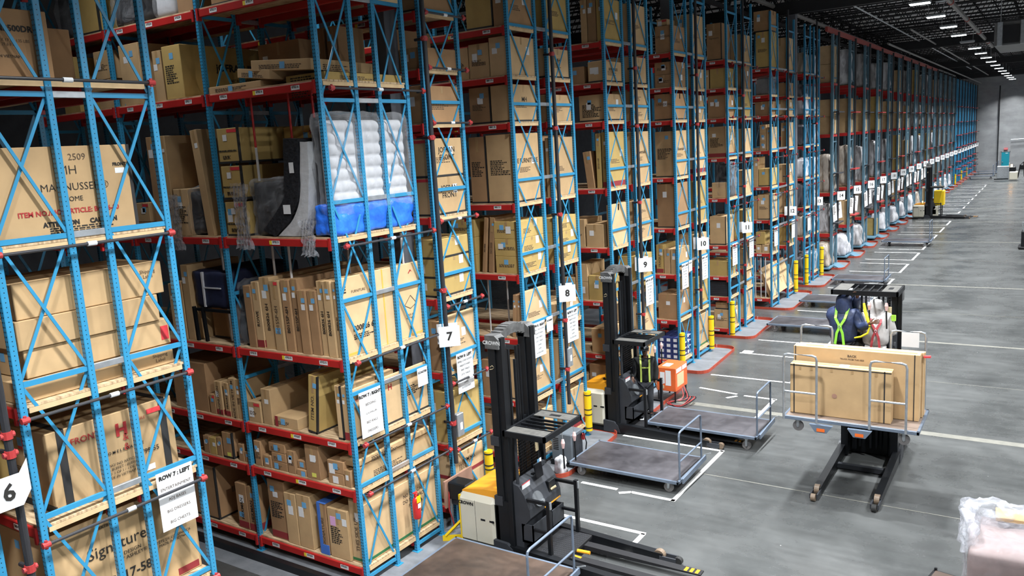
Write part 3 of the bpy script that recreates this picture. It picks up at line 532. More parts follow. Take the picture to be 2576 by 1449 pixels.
# ---------------------------------------------------------------- cartons
def plate(name, m, parent, face, a0, a1, z0, z1, at, th=.002):
    b = B()
    if face == 'F': b.box(a0, a1, at - th, at, z0, z1)
    elif face == 'S': b.box(at, at + th, a0, a1, z0, z1)
    else: b.box(a0, a1, z0, z1, at, at + th)
    return b.build(name, m, parent)
def lines(parent, face, u, v, at, n, wd, h, m=None):
    """small block of unreadable print, one row of dashes per line"""
    b = B(); r2 = random.Random(int((u + v) * 1000))
    for i in range(n):
        x = u; e = u + wd * r2.uniform(.5, 1)
        while x < e:
            l = r2.uniform(.02, .07)
            z = v - i * h * 1.7
            if face == 'F': b.box(x, min(x + l, e), at - .002, at, z - h / 2, z + h / 2)
            else: b.box(at, at + .002, x, min(x + l, e), z - h / 2, z + h / 2)
            x += l + .015
    return b.build('printed_lines', m or FADE, parent)
def carton(x0, x1, y0, y1, z0, z1, ci, label, group, dec='', lean=0.0, ch=.007, r=None, name='cardboard_carton', cat='carton'):
    m = CARD[ci] if isinstance(ci, int) else ci
    q_ = random.Random(int(abs(x0 * 531 + y1 * 77 + z1 * 19) * 10)); far_ = 'far racks' in group or 'raised cart' in group
    if not far_ and z1 - z0 > .2:
        if 't' not in dec.replace('vt', '') and q_.random() < .55: dec = 't ' + dec
        if 'b' not in dec and q_.random() < .4: dec += ' b'
        if 'w' not in dec and q_.random() < .35: dec += ' w'
        if 's' not in dec and 'W' not in dec and x1 > -.2 and y1 - y0 > .5 and y0 > 2: dec += q_.choice([' s', ' s W', ' W', ' c'])
        if y1 - y0 > .5 and x1 > -.2 and y0 > 2: dec += ' c'
    org = ((x0 + x1) / 2 if lean == 0 else x1, (y0 + y1) / 2, z0)
    o = B().box(x0, x1, y0, y1, z0, z1, ch).build(name, m, None, org)
    tag(o, label, cat, group)
    w_, d_, h = x1 - x0, y1 - y0, z1 - z0; yf = y0; xs = x1; r = r or random.Random(int(abs(x0 * 37 + y0 * 91 + z0 * 53) * 10))
    for t in dec.split():
        k = t[0]; yf -= .0005
        if k == 't' and w_ > .1:      # tape strip down the front and over the top
            b = B(); c = (x0 + x1) / 2; b.box(c - .028, c + .028, yf - .002, yf, z1 - min(.3, h * .3), z1 - .004); b.box(c - .028, c + .028, y0 + .01, y1 - .01, z1, z1 + .002)
            b.build('packing_tape', TAPE, o)
        elif k == 'w': q = min(w_ * .42, .12); a = x0 + r.uniform(.08, .5) * w_; zz = z1 - min(.22, h * .28); plate('shipping_label', WHT, o, 'F', a, a + q, zz - q * r.uniform(.8, 1.5), zz, yf)
        elif k == 'b': q = min(w_ * .4, .10); a = x0 + r.uniform(.1, .55) * w_; zz = z1 - min(.12, h * .2); plate('blue_sticker', BLU, o, 'F', a, a + q, zz - q, zz, yf - .001)
        elif k == 'B': q = min(w_ * .6, .12); a = x0 + w_ * .15; zz = z0 + h * .25; plate('blue_sticker', BLU, o, 'F', a, a + q, zz, zz + q * .8, yf - .001)
        elif k == 'l': lines(o, 'F', x0 + w_ * .14, z0 + h * .52, yf, 5 if h > .4 else 3, w_ * .72, .014)
        elif k == 'L': lines(o, 'F', x0 + w_ * .12, z0 + h * .62, yf, 9, w_ * .75, .02, INK)
        elif k == 's': lines(o, 'S', y0 + d_ * .18, z0 + h * .5, xs, 4, d_ * .5, .016)
        elif k == 'W': q = min(d_ * .2, .12); a = y0 + d_ * r.uniform(.5, .75); zz = z0 + h * .55; plate('shipping_label', WHT, o, 'S', a, a + q, zz, zz + q * 1.3, xs)
        elif k == 'c': B().box(xs, xs + .0015, (y0 + y1) / 2 - .03, (y0 + y1) / 2 + .03, z1 - min(.16, h * .2), z1 - .004).build('packing_tape', TAPE, o)
        elif k == 'r': plate('red_print_band', REDB, o, 'F', x0 + .008, x1 - .008, z0 + .02, z0 + .02 + min(.12, h * .14), yf); plate('red_print_band', REDB, o, 'S', y0 + .008, y1 - .008, z0 + .02, z0 + .02 + min(.12, h * .14), xs)
        elif k == 'k':                                                  # black protective edge boards
            b = B(); e_ = .035
            b.box(x0 - .003, x1 + .003, y0 - .004, y1 + .004, z0, z0 + e_).box(x1 - .02, x1 + .004, y0 - .004, y0 + e_, z0, z1).box(x1 - .02, x1 + .004, y1 - e_, y1 + .004, z0, z1)
            b.build('edge_protector', BLKE, o)
        elif k == 'g': B().box(x0 - .003, x1 + .004, y0 - .004, y1 + .004, z0 + .03, z0 + .075).build('edge_protector', GRN, o)
        elif k == 'v':                                                  # vertical print on a narrow end
            text(o, t[1:].replace('_', ' '), ((x0 + x1) / 2, yf - .003, z0 + h * .45), (PI / 2, -PI / 2, 0), min(.1, w_ * .5), FADE if r.random() < .3 else INK, .001)
        elif k == 'y': plate('yellow_sticker', YST, o, 'F', x0 + w_ * .4, x0 + w_ * .4 + .1, z0 + .04, z0 + .11, yf - .001)
        elif k == 'R': plate('red_sticker', REDST, o, 'F', x0 + w_ * .5, x1 - .02, z1 - .07, z1 - .02, yf - .001)
    if lean: o.rotation_euler = (0, lean, 0)
    return o
G7 = 'cartons on the mattress rack beside sign 7'
# --- rack with the white mattress: bottom shelf
D = 1.95; z = .30
carton(-4.7, -3.74, .06, 1.9, z, 1.32, 1, 'very wide dark carton with black edges, bottom shelf of the mattress rack', G7, 'k s')
carton(-5.6, -4.9, .05, 1.6, z, 1.0, 0, 'carton at the far inner end of the mattress rack bottom shelf', G7, 'l')
carton(-3.16, -2.87, .05, 1.6, z, 1.16, 1, 'narrow carton with red band and blue sticker, bottom shelf, inner of two behind the post', G7, 'r B vHEKMAN w')
carton(-2.86, -2.64, .05, 1.5, z, 1.15, 1, 'narrow carton with red band partly behind the blue post, bottom shelf', G7, 'r vHEKMAN b')
carton(-2.30, -1.88, .08, 1.7, z, 1.38, 1, 'brown red-banded carton beside two plain tall cartons, bottom shelf', G7, 'r w L')
carton(-1.86, -1.58, .05, 1.3, z, 1.22, 0, 'plain tall carton, inner one of the bottom shelf pair with paired labels', G7, 't w b')
carton(-1.56, -1.23, .05, 1.5, z, 1.25, 0, 'plain tall carton, outer one of the bottom shelf pair with paired labels', G7, 't w b')
o = carton(-1.05, -.86, .05, 1.4, z, 1.2, 1, 'slim carton bound with blue tape on the bottom shelf of the mattress rack', G7, 'vSIGNATURE')
B().box(-1.055, -.99, .04, .05, z, 1.2).box(-.99, -.855, .04, .05, z, z + .17).box(-1.055, -.855, .04, 1.4, 1.2, 1.206).build('blue_tape', BLU2, o)
o = carton(-.83, -.38, .05, 1.7, z, 1.16, 0, 'carton with pink and white stickers and rows of print, bottom shelf', G7, 'L')
plate('pink_sticker', PINK, o, 'F', -.77, -.65, .86, 1.02, .048); plate('blue_sticker', BLU, o, 'F', -.62, -.52, 1.0, 1.1, .048); plate('shipping_label', WHT, o, 'F', -.5, -.4, .9, 1.02, .048)
carton(-.37, -.10, .1, 1.9, z, 1.38, 3, 'tall pale narrow carton against the end post, bottom shelf', G7, 'g vTHIS_SIDE_UP w')
o = carton(-.095, -.075, .08, 1.93, z, 1.3, 3, 'huge pale carton side with green lower edge filling the end of the bottom shelf', G7, 'g'); o.scale = (1, 1, 1)
text(o, 'NO DEJE CAER\nDO NOT DROP\nFRAGILE', (-.072, 1.35, .95), SR, .085, INK, ls=1.2)
# second shelf
z = 1.605
def rowf(items, z, grp, where, d0=.04, y=0.0, dpt=1.1):
    for i, (a, c, h, ci, dec, desc) in enumerate(items):
        carton(a, c, y + d0, y + d0 + dpt * (1 if isinstance(dpt, (int, float)) else 1), z, z + h, ci, '%s, %s' % (desc, where), grp, dec)
rowf([(-3.90, -3.73, .33, 1, 'w b', 'low brown carton innermost in the visible row'), (-3.72, -3.54, .32, 2, 'w', 'small yellowish carton with white paper'), (-3.52, -3.38, .35, 1, 'b', 'thin brown carton before the black-edged one'),
      (-3.34, -3.07, .48, 1, 'k y', 'black-edged carton with a yellow sticker'), (-2.92, -2.78, .32, 1, 'w', 'slim carton just inside the blue post'), (-2.76, -2.63, .2, 1, 'b', 'tiny carton touching the blue post'),
      (-2.48, -2.31, .45, 1, 'w l', 'upright carton just past the blue post'), (-2.27, -2.07, .22, 1, 'b w', 'small low carton with a red tag beside a stack')], z, G7, 'second shelf of the mattress rack')
for i, (a, c, h0, h1, ds) in enumerate([(-2.05, -1.68, 0, .15, 'bottom carton of the three-high stack'), (-2.05, -1.69, .155, .31, 'middle carton of the three-high stack'), (-2.1, -1.7, .315, .48, 'top carton of the three-high stack')]):
    carton(a, c, .05, .9, z + h0, z + h1, 1, ds + ', second shelf of the mattress rack', G7, 'b l')
rowf([(-1.65, -1.47, .40, 1, 'b l', 'upright carton beside the three-high stack'), (-1.45, -1.22, .11, 1, 'b', 'flat little carton with blue sticker'), ], z, G7, 'second shelf of the mattress rack')
carton(-1.45, -1.24, .08, .8, z + .115, z + .25, 1, 'little carton resting on a flat one, second shelf of mattress rack', G7, 'b')
rowf([(-1.20, -.88, .58, 1, 'w w y', 'tall carton with long white label and yellow sticker')], z, G7, 'second shelf of the mattress rack')
carton(-.70, -.36, .05, 1.2, z, z + .19, 1, 'lower carton with white label of the pair near the end, second shelf', G7, 'w'); carton(-.70, -.34, .05, 1.2, z + .195, z + .40, 1, 'upper lidded carton of the pair near the end, second shelf', G7, 'l')
carton(-.34, -.2, .05, .9, z, z + .28, 1, 'slim carton beside the end post, second shelf of mattress rack', G7, 'w')
carton(-.50, -.10, .12, 1.93, z + .32, z + .44, 0, 'long flat carton on top at the rack end, second shelf', G7, 's', ch=.02); carton(-.19, -.08, .12, 1.93, z, z + .31, 0, 'long carton lying beneath a flat one at the rack end, second shelf', G7, 's')
# third shelf
z = 2.395
carton(-4.6, -3.62, .06, 1.5, z, z + .9, 1, 'wide dark carton deep inside, third shelf of the mattress rack', G7, 's')
rowf([(-3.56, -3.40, .36, 1, 'R', 'short carton with red corner'), (-3.38, -3.20, .62, 0, 'w r vMAGNUSSEN', 'slim carton with red foot, inner one'), (-3.13, -2.99, .62, 0, 'r w vFRAGILE', 'slim carton with red foot, second one'),
      (-2.97, -2.80, .72, 0, 'vMADE_IN_VIETNAM', 'tallest plain slim carton'), (-2.79, -2.66, .72, 0, 'w l', 'slim carton with white foot label'), (-2.52, -2.19, .36, 0, 'R w l', 'squat carton with red taped top and white label')], z, G7, 'third shelf of the mattress rack', dpt=1.0)
carton(-2.15, -1.92, .05, 1.9, z, z + .62, 0, 'carton with a long bare side, third shelf of the mattress rack', G7, 't w')
o = carton(-1.86, -1.3, .05, 1.0, z, z + .19, 0, 'flat lying carton with red band and blue sticker, third shelf', G7, 'b l'); plate('red_print_band', REDB, o, 'F', -1.85, -1.78, z + .005, z + .185, .048)
carton(-1.06, -.86, .05, 1.6, z, z + .98, 2, 'yellowish black-edged carton leaning over, third shelf of mattress rack', G7, 'k vITEM_NO.', lean=.13)
rowf([(-.36, -.24, .88, 3, 'w k', 'tall thin carton with paper label, inner of two'), (-.22, -.11, .88, 0, 'r w', 'tall thin carton with red foot, outer of two')], z, G7, 'third shelf near the end post')
o = carton(-.10, -.07, .1, 1.95, z, z + .82, 3, 'broad pale carton with black lower edge behind the bedding notice', G7, 'k'); text(o, 'FRONT', (-.066, .28, z + .62), SR, .07, INKR); text(o, 'H', (-.066, .98, z + .62), SR, .14, INKR, .004); lines(o, 'S', 1.3, z + .5, -.068, 5, .5, .02, INK)
# fourth shelf
z = 3.725
nm = [(-2.28, -2.10, 1.05, 1, 'b', 'worn brown slim carton first past the blue post'), (-2.09, -1.91, 1.12, 3, 'r b vROWE', 'pale slim carton with orange spot'), (-1.90, -1.65, 1.2, 0, 'w b vB00826_6H', 'slim carton with torn white label on top'),
      (-1.61, -1.40, 1.16, 0, 'B vB0155P-6H R', 'slim carton with red arrow, fourth in the row'), (-1.37, -1.18, 1.18, 1, 'b w vB0155P-6H', 'slim shrink-wrapped carton, fifth in the row'), (-1.16, -1.0, 1.2, 1, 'b w vB0155P-6H', 'slim carton deep brown, sixth in the row'),
      (-.99, -.80, 1.03, 1, 'b', 'lower worn slim carton, inner of a matching pair'), (-.78, -.59, 1.03, 1, 'b', 'lower worn slim carton, outer of a matching pair'), (-.57, -.41, 1.19, 0, 'w b vB00826_6H', 'slim carton with double label, third from the end'),
      (-.40, -.23, 1.2, 0, 'b w vB00826_6H', 'slim carton with red arrow, second from the end'), (-.21, -.12, 1.2, 0, 'b vB00826_6H', 'slim carton hidden partly by the end post')]
for i, (a, c, h, ci, dec, ds) in enumerate(nm): carton(a, c, .05 + (i % 3) * .02, 1.9, z, z + h, ci, ds + ', fourth shelf', 'headboard cartons standing on edge on the fourth shelf', dec, lean=-.015)
o = carton(-.11, -.06, .08, 1.98, z, z + 1.24, 3, 'broad pale headboard carton facing the aisle, fourth shelf of mattress rack', G7, '')
B().box(-.06, -.057, 1.0, 1.03, z, z + 1.24).box(-.06, -.058, .08, .35, z + .02, z + .06).box(-.06, -.058, 1.6, 1.98, z + .02, z + .05).box(-.06, -.058, 1.93, 1.96, z + .1, z + .9).build('amber_tape', mat('amber_tape', (.75, .42, .08), .4, namp=0), o)
text(o, 'E', (-.055, .16, z + 1.05), SR, .14, INK, .004); text(o, 'FURNITURE', (-.055, .46, z + 1.0), SR, .06, FADE); text(o, 'B00826 6H', (-.055, .55, z + .42), SR, .12, INK, .003)
lines(o, 'S', .28, z + .32, -.057, 3, .6, .018, INK); text(o, 'MADE IN\nVIETNAM', (-.055, 1.62, z + .35), SR, .05, INK)
text(o, '\u2191', (-.055, 1.7, z + 1.06), SR, .16, INKR, .003); b = B(); b.bar((-.056, 1.5, z + .55), (-.056, 1.66, z + .7), .004, .008); b.bar((-.056, 1.66, z + .7), (-.056, 1.8, z + .55), .004, .008); b.bar((-.056, 1.5, z + .55), (-.056, 1.64, z + .48), .004, .008); b.bar((-.056, 1.8, z + .55), (-.056, 1.64, z + .48), .004, .008); b.build('printed_box_symbol', FADE, o)
rowf([(-3.92, -3.72, 1.35, 0, 'b', 'tall carton with blue sticker beside the navy wrapped mattress'), (-4.35, -4.2, 1.0, 3, 'w b', 'thin white-lettered carton deep inside'), (-4.15, -3.96, 1.05, 3, 'B R vFRAGILE', 'thin carton before the tall one')], z, G7, 'fourth shelf of the mattress rack')
carton(-3.6, -2.7, .35, 1.4, z, z + .75, 1, 'dark carton behind the bagged chair legs, fourth shelf of mattress rack', G7, 'k')
o = lumpy(B(), -3.68, -2.72, .08, 1.7, 4.32, 4.98, 9, .06, .03, 3, 3.1).build('wrapped_mattress', MNAVY, None, (-3.2, .9, 4.32), smooth=True); tag(o, 'navy blue wrapped bundle lying on cartons, fourth shelf of the mattress rack', 'mattress')
B().box(-3.38, -3.34, .05, .09, 4.35, 4.96).box(-3.34, -2.9, .055, .08, 4.68, 4.70).build('white_piping', MWHITE, o)
t = thing('bed_frame', (-3.6, .2, 3.725), 'black metal bed frame standing under the navy bundle, fourth shelf', 'bed frame')
for xx in (-3.66, -3.42): B().bar((xx, .06, 3.73), (xx - .03, .06, 4.34), .05, .05).build('leg', BLACK, t)
B().box(-3.68, -2.7, .05, .1, 4.27, 4.315).build('side_rail', BLACK, t)
o = lumpy(B(), -2.62, -2.30, .1, .8, z, z + 1.0, 9, .08, .06, 3, 8.1, .25).build('bagged_chair', MDARK, None, (-2.46, .45, z), smooth=True); tag(o, 'dark chair in a clear plastic bag beside the blue post, fourth shelf', 'chair')
lumpy(B(), -2.68, -2.26, .05, .86, z, z + 1.1, 10, .09, .08, 4, 2.1, .3).build('plastic_bag', FILM, o, smooth=True)
# fifth shelf
z = 5.595
for i, (h0, h1, wd) in enumerate([(0, .56, .42), (.60, 1.14, .44), (1.18, 1.74, .46)]):
    o = carton(-2.50, -2.5 + wd + .05, .06, 1.75, z + h0, z + h1, 2, ['bottom', 'middle', 'top'][i] + ' yellow-brown carton of the three-high stack beside the post, fifth shelf', 'yellow-brown cartons stacked on the fifth shelf', 'R k')
    text(o, 'ITEM NO./NO. ARTICLE: 1019-1', (-2.265, .055, z + h0 + .2), FR, .032, INK, .003); lines(o, 'F', -2.4, z + h0 + .12, .058, 3, .25, .012, INK); plate('shipping_label', WHT, o, 'F', -2.36, -2.26, z + h1 - .2, z + h1 - .1, .057)
    b = carton(-1.96, -1.0, .98, 1.9, z + h0, z + h1 - .02, 2, ['bottom', 'middle', 'top'][i] + ' long yellow-brown carton behind the grey poles, fifth shelf', 'long yellow-brown cartons behind the poles', 'k')
    if i: text(b, 'ITEM NO./NO. ARTICLE: 1018-2', (-1.5, .975, z + h0 + .3), FR, .06, INK, .004); text(b, 'H', (-1.3, .975, z + h0 + .42), FR, .1, INKR, .004); lines(b, 'F', -1.75, z + h0 + .2, .978, 2, .6, .014, INK)
carton(-5.0, -4.62, .05, .8, z + .24, z + .58, 0, 'small carton with a blue sticker deep inside, fifth shelf of mattress rack', G7, 'b R'); carton(-5.0, -4.62, .05, .8, z, z + .235, 1, 'carton under the small stickered one, fifth shelf of mattress rack', G7, '')
carton(-4.45, -4.15, .05, 1.3, z, z + 1.72, 1, 'tall brown carton at the inner end, fifth shelf of mattress rack', G7, 'b t'); carton(-4.05, -3.9, .05, 1.9, z, z + 1.72, 0, 'tall slim carton whose bare brown side shows, fifth shelf', G7, 'w')
carton(-3.85, -3.45, .05, 1.9, z, z + .8, 3, 'pale carton with red lettering behind the bagged dark mattress', G7, 'w L'); carton(-3.02, -2.84, .04, 1.6, z, z + 1.78, 0, 'tall slim carton leaning just inside the post, fifth shelf', G7, 'w', lean=-.09)
def bagged(nm, x0, x1, y0, y1, z0, z1, m, lb, cat, seed, taper=0.0, film=FILM, grow=.06, rad=.07, grp=None):
    o = lumpy(B(), x0, x1, y0, y1, z0, z1, 9, rad, .02, 3, seed, taper).build(nm, m, None, ((x0 + x1) / 2, (y0 + y1) / 2, z0), smooth=True); tag(o, lb, cat, grp)
    lumpy(B(), x0 - grow, x1 + grow, y0 - grow, y1 + grow * .4, z0, z1 + grow, 12, rad + grow, .06, 4, seed + 4, taper * .7).build('plastic_bag', film, o, smooth=True); return o
bagged('wrapped_mattress', -3.5, -3.1, .1, 1.6, z, z + .76, MDARK, 'dark mattress in clear plastic overhanging the fifth shelf beam', 'mattress', 1.2)
bagged('wrapped_ottoman', -1.84, -1.04, .14, .92, z, z + .86, MDARK, 'black upholstered block in clear plastic beside the stacked yellow cartons', 'ottoman', 5.5, rad=.03)
def slab(nm, prof, ya, yb, m, lb, n_=14):
    b = B(); P = prof; k = len(P)
    for j in range(n_ + 1):
        for i, p in enumerate(P): w_ = noise.noise(Vector((p[0] * 5, j * .5, p[1] * 5))) * .02; b.v.append((p[0] + w_, ya + (yb - ya) * j / n_, max(p[1] + w_, z)))
    for j in range(n_):
        for i in range(k): b.f.append((j * k + i, j * k + (i + 1) % k, (j + 1) * k + (i + 1) % k, (j + 1) * k + i)); b.mi.append(0)
    b.f.append(tuple(range(k))[::-1]); b.f.append(tuple(n_ * k + i for i in range(k))); b.mi += [0, 0]
    o = b.build(nm, m, None, (-.9, ya, z), smooth=False); return tag(o, lb, 'mattress')
def ring(pts): return [(p.x, p.y) for p in smooth([(a, c, 0) for a, c in pts], 4)]
L1 = ring([(-.58, z + 1.44), (-.64, z + 1.0), (-.70, z + .62), (-.90, z + .28), (-1.27, z + .02)]); L2 = ring([(-.72, z + .02), (-.58, z + .28), (-.50, z + .72), (-.44, z + 1.1), (-.42, z + 1.42)])
slab('bent_mattress', L1 + L2, .06, 1.3, mat('white_foam_cover', (.60, .61, .63), .45, nscale=9, namp=.08, bump=.5), 'white mattress bent like a boot, leaning before the blue-ended one')
K1 = ring([(-.92, z + 1.50), (-.98, z + 1.0), (-1.02, z + .66), (-1.22, z + .42), (-1.60, z + .10)]); K2 = ring([(-1.32, z + .01), (-.94, z + .29), (-.72, z + .63), (-.66, z + 1.0), (-.60, z + 1.48)])
o = slab('quilted_mattress', K1 + K2, .04, 1.1, mat('black_quilted_fabric', (.02, .021, .025), .45, nscale=16, namp=.4, bump=1.0), 'dark quilted mattress bent like a boot with white paper tags')
plate('white_tag', WHT, o, 'F', -.84, -.74, z + .98, z + 1.14, .03); q_ = plate('white_tag', WHT, o, 'F', -1.06, -.9, z + .36, z + .5, .025)
bagged('wrapped_mattress', -.44, -.34 + .02, .16, 1.9, z, z + 1.78, MDARK, 'dark mattress edge in film next to the blue-ended white mattress', 'mattress', 7.7, grow=.03, rad=.04)
# the white mattress with the blue end
b = B(); NY, NZ = 60, 54; x1 = -.08; X0 = -.27; y0, y1, z0, z1 = .12, 1.86, z + .46, z + 1.72
for f_ in (0, 1):
    k0 = len(b.v)
    for j in range(NZ + 1):
        for i in range(NY + 1):
            yy = y0 + (y1 - y0) * i / NY; zz = z0 + (z1 - z0) * j / NZ; tuf = abs(math.sin(PI * i / NY * 9)) ** .5 * abs(math.sin(PI * j / NZ * 7)) ** .5 * .05
            ed = min(1, min(i, NY - i) / 4) * min(1, (NZ - j) / 4); ed = math.sqrt(1 - (1 - ed) ** 2)
            b.v.append((x1 - .06 + .05 * ed + tuf * ed, yy, zz) if f_ == 0 else (X0 + .06 - .05 * ed, yy, zz))
    for j in range(NZ):
        for i in range(NY):
            q = [k0 + j * (NY + 1) + i, k0 + j * (NY + 1) + i + 1, k0 + (j + 1) * (NY + 1) + i + 1, k0 + (j + 1) * (NY + 1) + i]; b.f.append(tuple(q if f_ == 0 else q[::-1])); b.mi.append(0)
n1 = (NY + 1) * (NZ + 1)
for j in range(NZ):
    for i in (0, NY): a = j * (NY + 1) + i; c = a + NY + 1; q = [a, c, c + n1, a + n1]; b.f.append(tuple(q if i == 0 else q[::-1])); b.mi.append(0)
for i in range(NY): a = NZ * (NY + 1) + i; b.f.append((a, a + 1, a + 1 + n1, a + n1)); b.mi.append(0)
t = b.build('white_mattress', MWHITE, None, (-.25, 1, z), smooth=True); tag(t, 'large tufted white mattress on edge with bright blue plastic round its foot', 'mattress')
lumpy(B(), -.46, -.035, .04, 1.93, z, z + .50, 14, .08, .05, 3.5, 4.4).build('blue_plastic_sheet', MBLUE, t, smooth=True)
lumpy(B(), -.30, -.02, .03, 1.95, z + .3, z + 1.84, 14, .08, .05, 4, 2.2).build('plastic_bag', m_film('thin_plastic_film', (.8, .82, .85), .0, .10, 2), t, smooth=True)
for i, (xx, zz, dz, wv) in enumerate([(-1.98, 5.60, .20, .20), (-.50, 5.62, .30, .17), (-3.75, 5.6, .24, .16)]):
    b = B(); k0 = 0; n_ = 14
    for j in range(n_ + 1):
        for q in range(n_ + 1): b.v.append((xx + (q / n_ - .5) * wv * 2 * (1 - .25 * math.sin(j / n_ * 3)), -.04 - .04 * math.sin(q * 2.1 + j), zz + (.85, .25, .70)[i] - (dz + (.85, .25, .70)[i]) * j / n_ + .02 * math.sin(q * 1.7)))
    for j in range(n_):
        for q in range(n_): a = j * (n_ + 1) + q; b.f.append((a, a + 1, a + n_ + 2, a + n_ + 1)); b.mi.append(0)
    tag(b.build('hanging_plastic_film', FILMW, None, (xx, -.05, zz), smooth=True), ['crumpled film hanging over the fifth beam below the black block', 'crumpled film hanging over the fifth beam beside the end post', 'crumpled film hanging over the fifth beam below the dark mattress'][i], 'plastic film')
# sixth shelf
z = 7.895
for a, c, z0_, z1_, ci, dec, ds in [(-6.9, -6.36, 0, 1.0, 2, 'w b t', 'big taped carton at the far inner end'), (-5.7, -5.2, 0, .50, 0, 'w b', 'low carton under a labelled one'), (-5.7, -5.18, .505, 1.0, 0, 'l w', 'carton stacked on a low one with labels'), (-4.9, -4.32, .30, 1.02, 0, 'w b', 'tall carton raised on a taped one'),
                                (-4.9, -4.3, 0, .295, 0, 't', 'taped carton beneath the tall one'), (-3.95, -3.71, 0, .82, 0, 'b', 'slim carton next to the lettered dark carton')]:
    carton(a, c, .05, 1.2, z + z0_, z + z1_, ci, ds + ', sixth shelf of mattress rack', G7, dec)
o = carton(-3.67, -3.18, .05, 2.0, z, z + .86, 2, 'yellow-brown carton with a long dark lettered side, sixth shelf', G7, 'b L'); text(o, 'jOFRAN INC', (-3.175, 1.2, z + .5), SR, .17, INK, .006); text(o, '60" ROUND TABLE\nMADE IN VIETNAM', (-3.175, 1.3, z + .26), SR, .07, INK)
o = carton(-2.55, -1.28, .04, .75, z, z + .10, 0, 'flat carton lying lowest in the toppled pile, sixth shelf', 'toppled flat cartons on the sixth shelf', 'b l')
o = carton(-1.83, -.98, .05, 1.0, z + .14, z + .28, 0, 'flat carton slanting in the toppled pile, lower one, sixth shelf', 'toppled flat cartons on the sixth shelf', 'b l'); o.rotation_euler = (0, .12, -.1)
o = carton(-1.5, -.3, .06, 1.5, z + .2, z + .36, 0, 'wide flat carton slanting on top of the toppled pile, sixth shelf', 'toppled flat cartons on the sixth shelf', 'b l s'); o.rotation_euler = (0, .07, .08)
carton(-.9, -.07, .2, 1.9, z, z + .12, 2, 'long flat carton at the aisle end of the toppled pile, sixth shelf', 'toppled flat cartons on the sixth shelf', 's L')
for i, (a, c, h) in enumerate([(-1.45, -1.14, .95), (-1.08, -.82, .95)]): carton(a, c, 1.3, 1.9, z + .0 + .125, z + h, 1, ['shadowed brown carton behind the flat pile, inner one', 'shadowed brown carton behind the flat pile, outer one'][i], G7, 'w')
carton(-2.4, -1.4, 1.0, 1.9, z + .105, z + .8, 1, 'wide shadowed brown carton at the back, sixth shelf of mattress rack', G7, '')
# top shelf of that rack
z = 9.215
bagged('wrapped_chair', -6.75, -6.3, .1, 1.0, z, z + 1.0, MDARK, 'dark bagged chair at the inner end of the top visible shelf', 'chair', 3.3); bagged('wrapped_chair', -4.95, -4.25, .1, 1.2, z, z + .75, MDARK, 'dark glossy bagged chair on the top visible shelf, middle one', 'chair', 4.6)
carton(-5.95, -5.36, .05, 1.5, z, z + 1.0, 2, 'bright yellow-brown carton on the top visible shelf of mattress rack', G7, 'k t'); bagged('wrapped_chair', -3.75, -3.2, .1, 1.2, z, z + .8, MWHITE, 'white bagged chair on the top visible shelf beside dark cartons', 'chair', 8.8)
carton(-3.1, -2.7, .06, 1.5, z, z + .9, 1, 'dark slim carton beside the white bagged chair, top visible shelf', G7, ''); carton(-2.3, -1.2, .1, 1.6, z, z + .8, 1, 'wide brown carton on the top visible shelf past the post', G7, 'k')

# --- rack by sign 6, its end faces the aisle
G6 = 'cartons on the rack beside sign 6'
o = carton(-1.3, -.12, -4.64, -3.69, 7.77, 8.46, 1, 'huge brown carton on the upper shelf of the rack beside sign 6', G6, ''); text(o, 'E: MB500DR', (-.115, -4.08, 8.26), SR, .085, INK, .003); text(o, '79.5X 49X 17.5 / 135 LBS\n29.6 FT', (-.115, -4.12, 8.12), SR, .042, FADE); text(o, 'MADE IN VIETNAM', (-.115, -4.18, 7.98), SR, .042, INK)
o = carton(-1.2, -.10, -4.62, -2.98, 6.08, 7.06, 0, 'wide tan carton with black lower edge and bold maker lettering, beside sign 6', G6, 'k')
text(o, 'MH', (-.095, -3.72, 6.80), SR, .14, INK, -.002); text(o, 'MAGNUSSEN\u00ae', (-.095, -3.66, 6.62), SR, .115, INK, -.001); text(o, 'HOME', (-.095, -3.7, 6.49), SR, .075, INK)
text(o, 'ITEM NO./NO. ARTICLE: B4646-20', (-.095, -3.75, 6.36), SR, .075, INKR, .002); text(o, 'ATTENTION      CAUTION', (-.095, -3.65, 6.235), SR, .07, INK, .004); lines(o, 'S', -4.0, 6.19, -.099, 4, .75, .014, INK)
text(o, '2509', (-.095, -3.6, 6.94), SR, .10, FADE); text(o, 'FRONT', (-.095, -3.12, 6.84), SR, .05, INK, .002); plate('shipping_label', WHT, o, 'S', -3.18, -3.06, 6.74, 6.80, -.1)
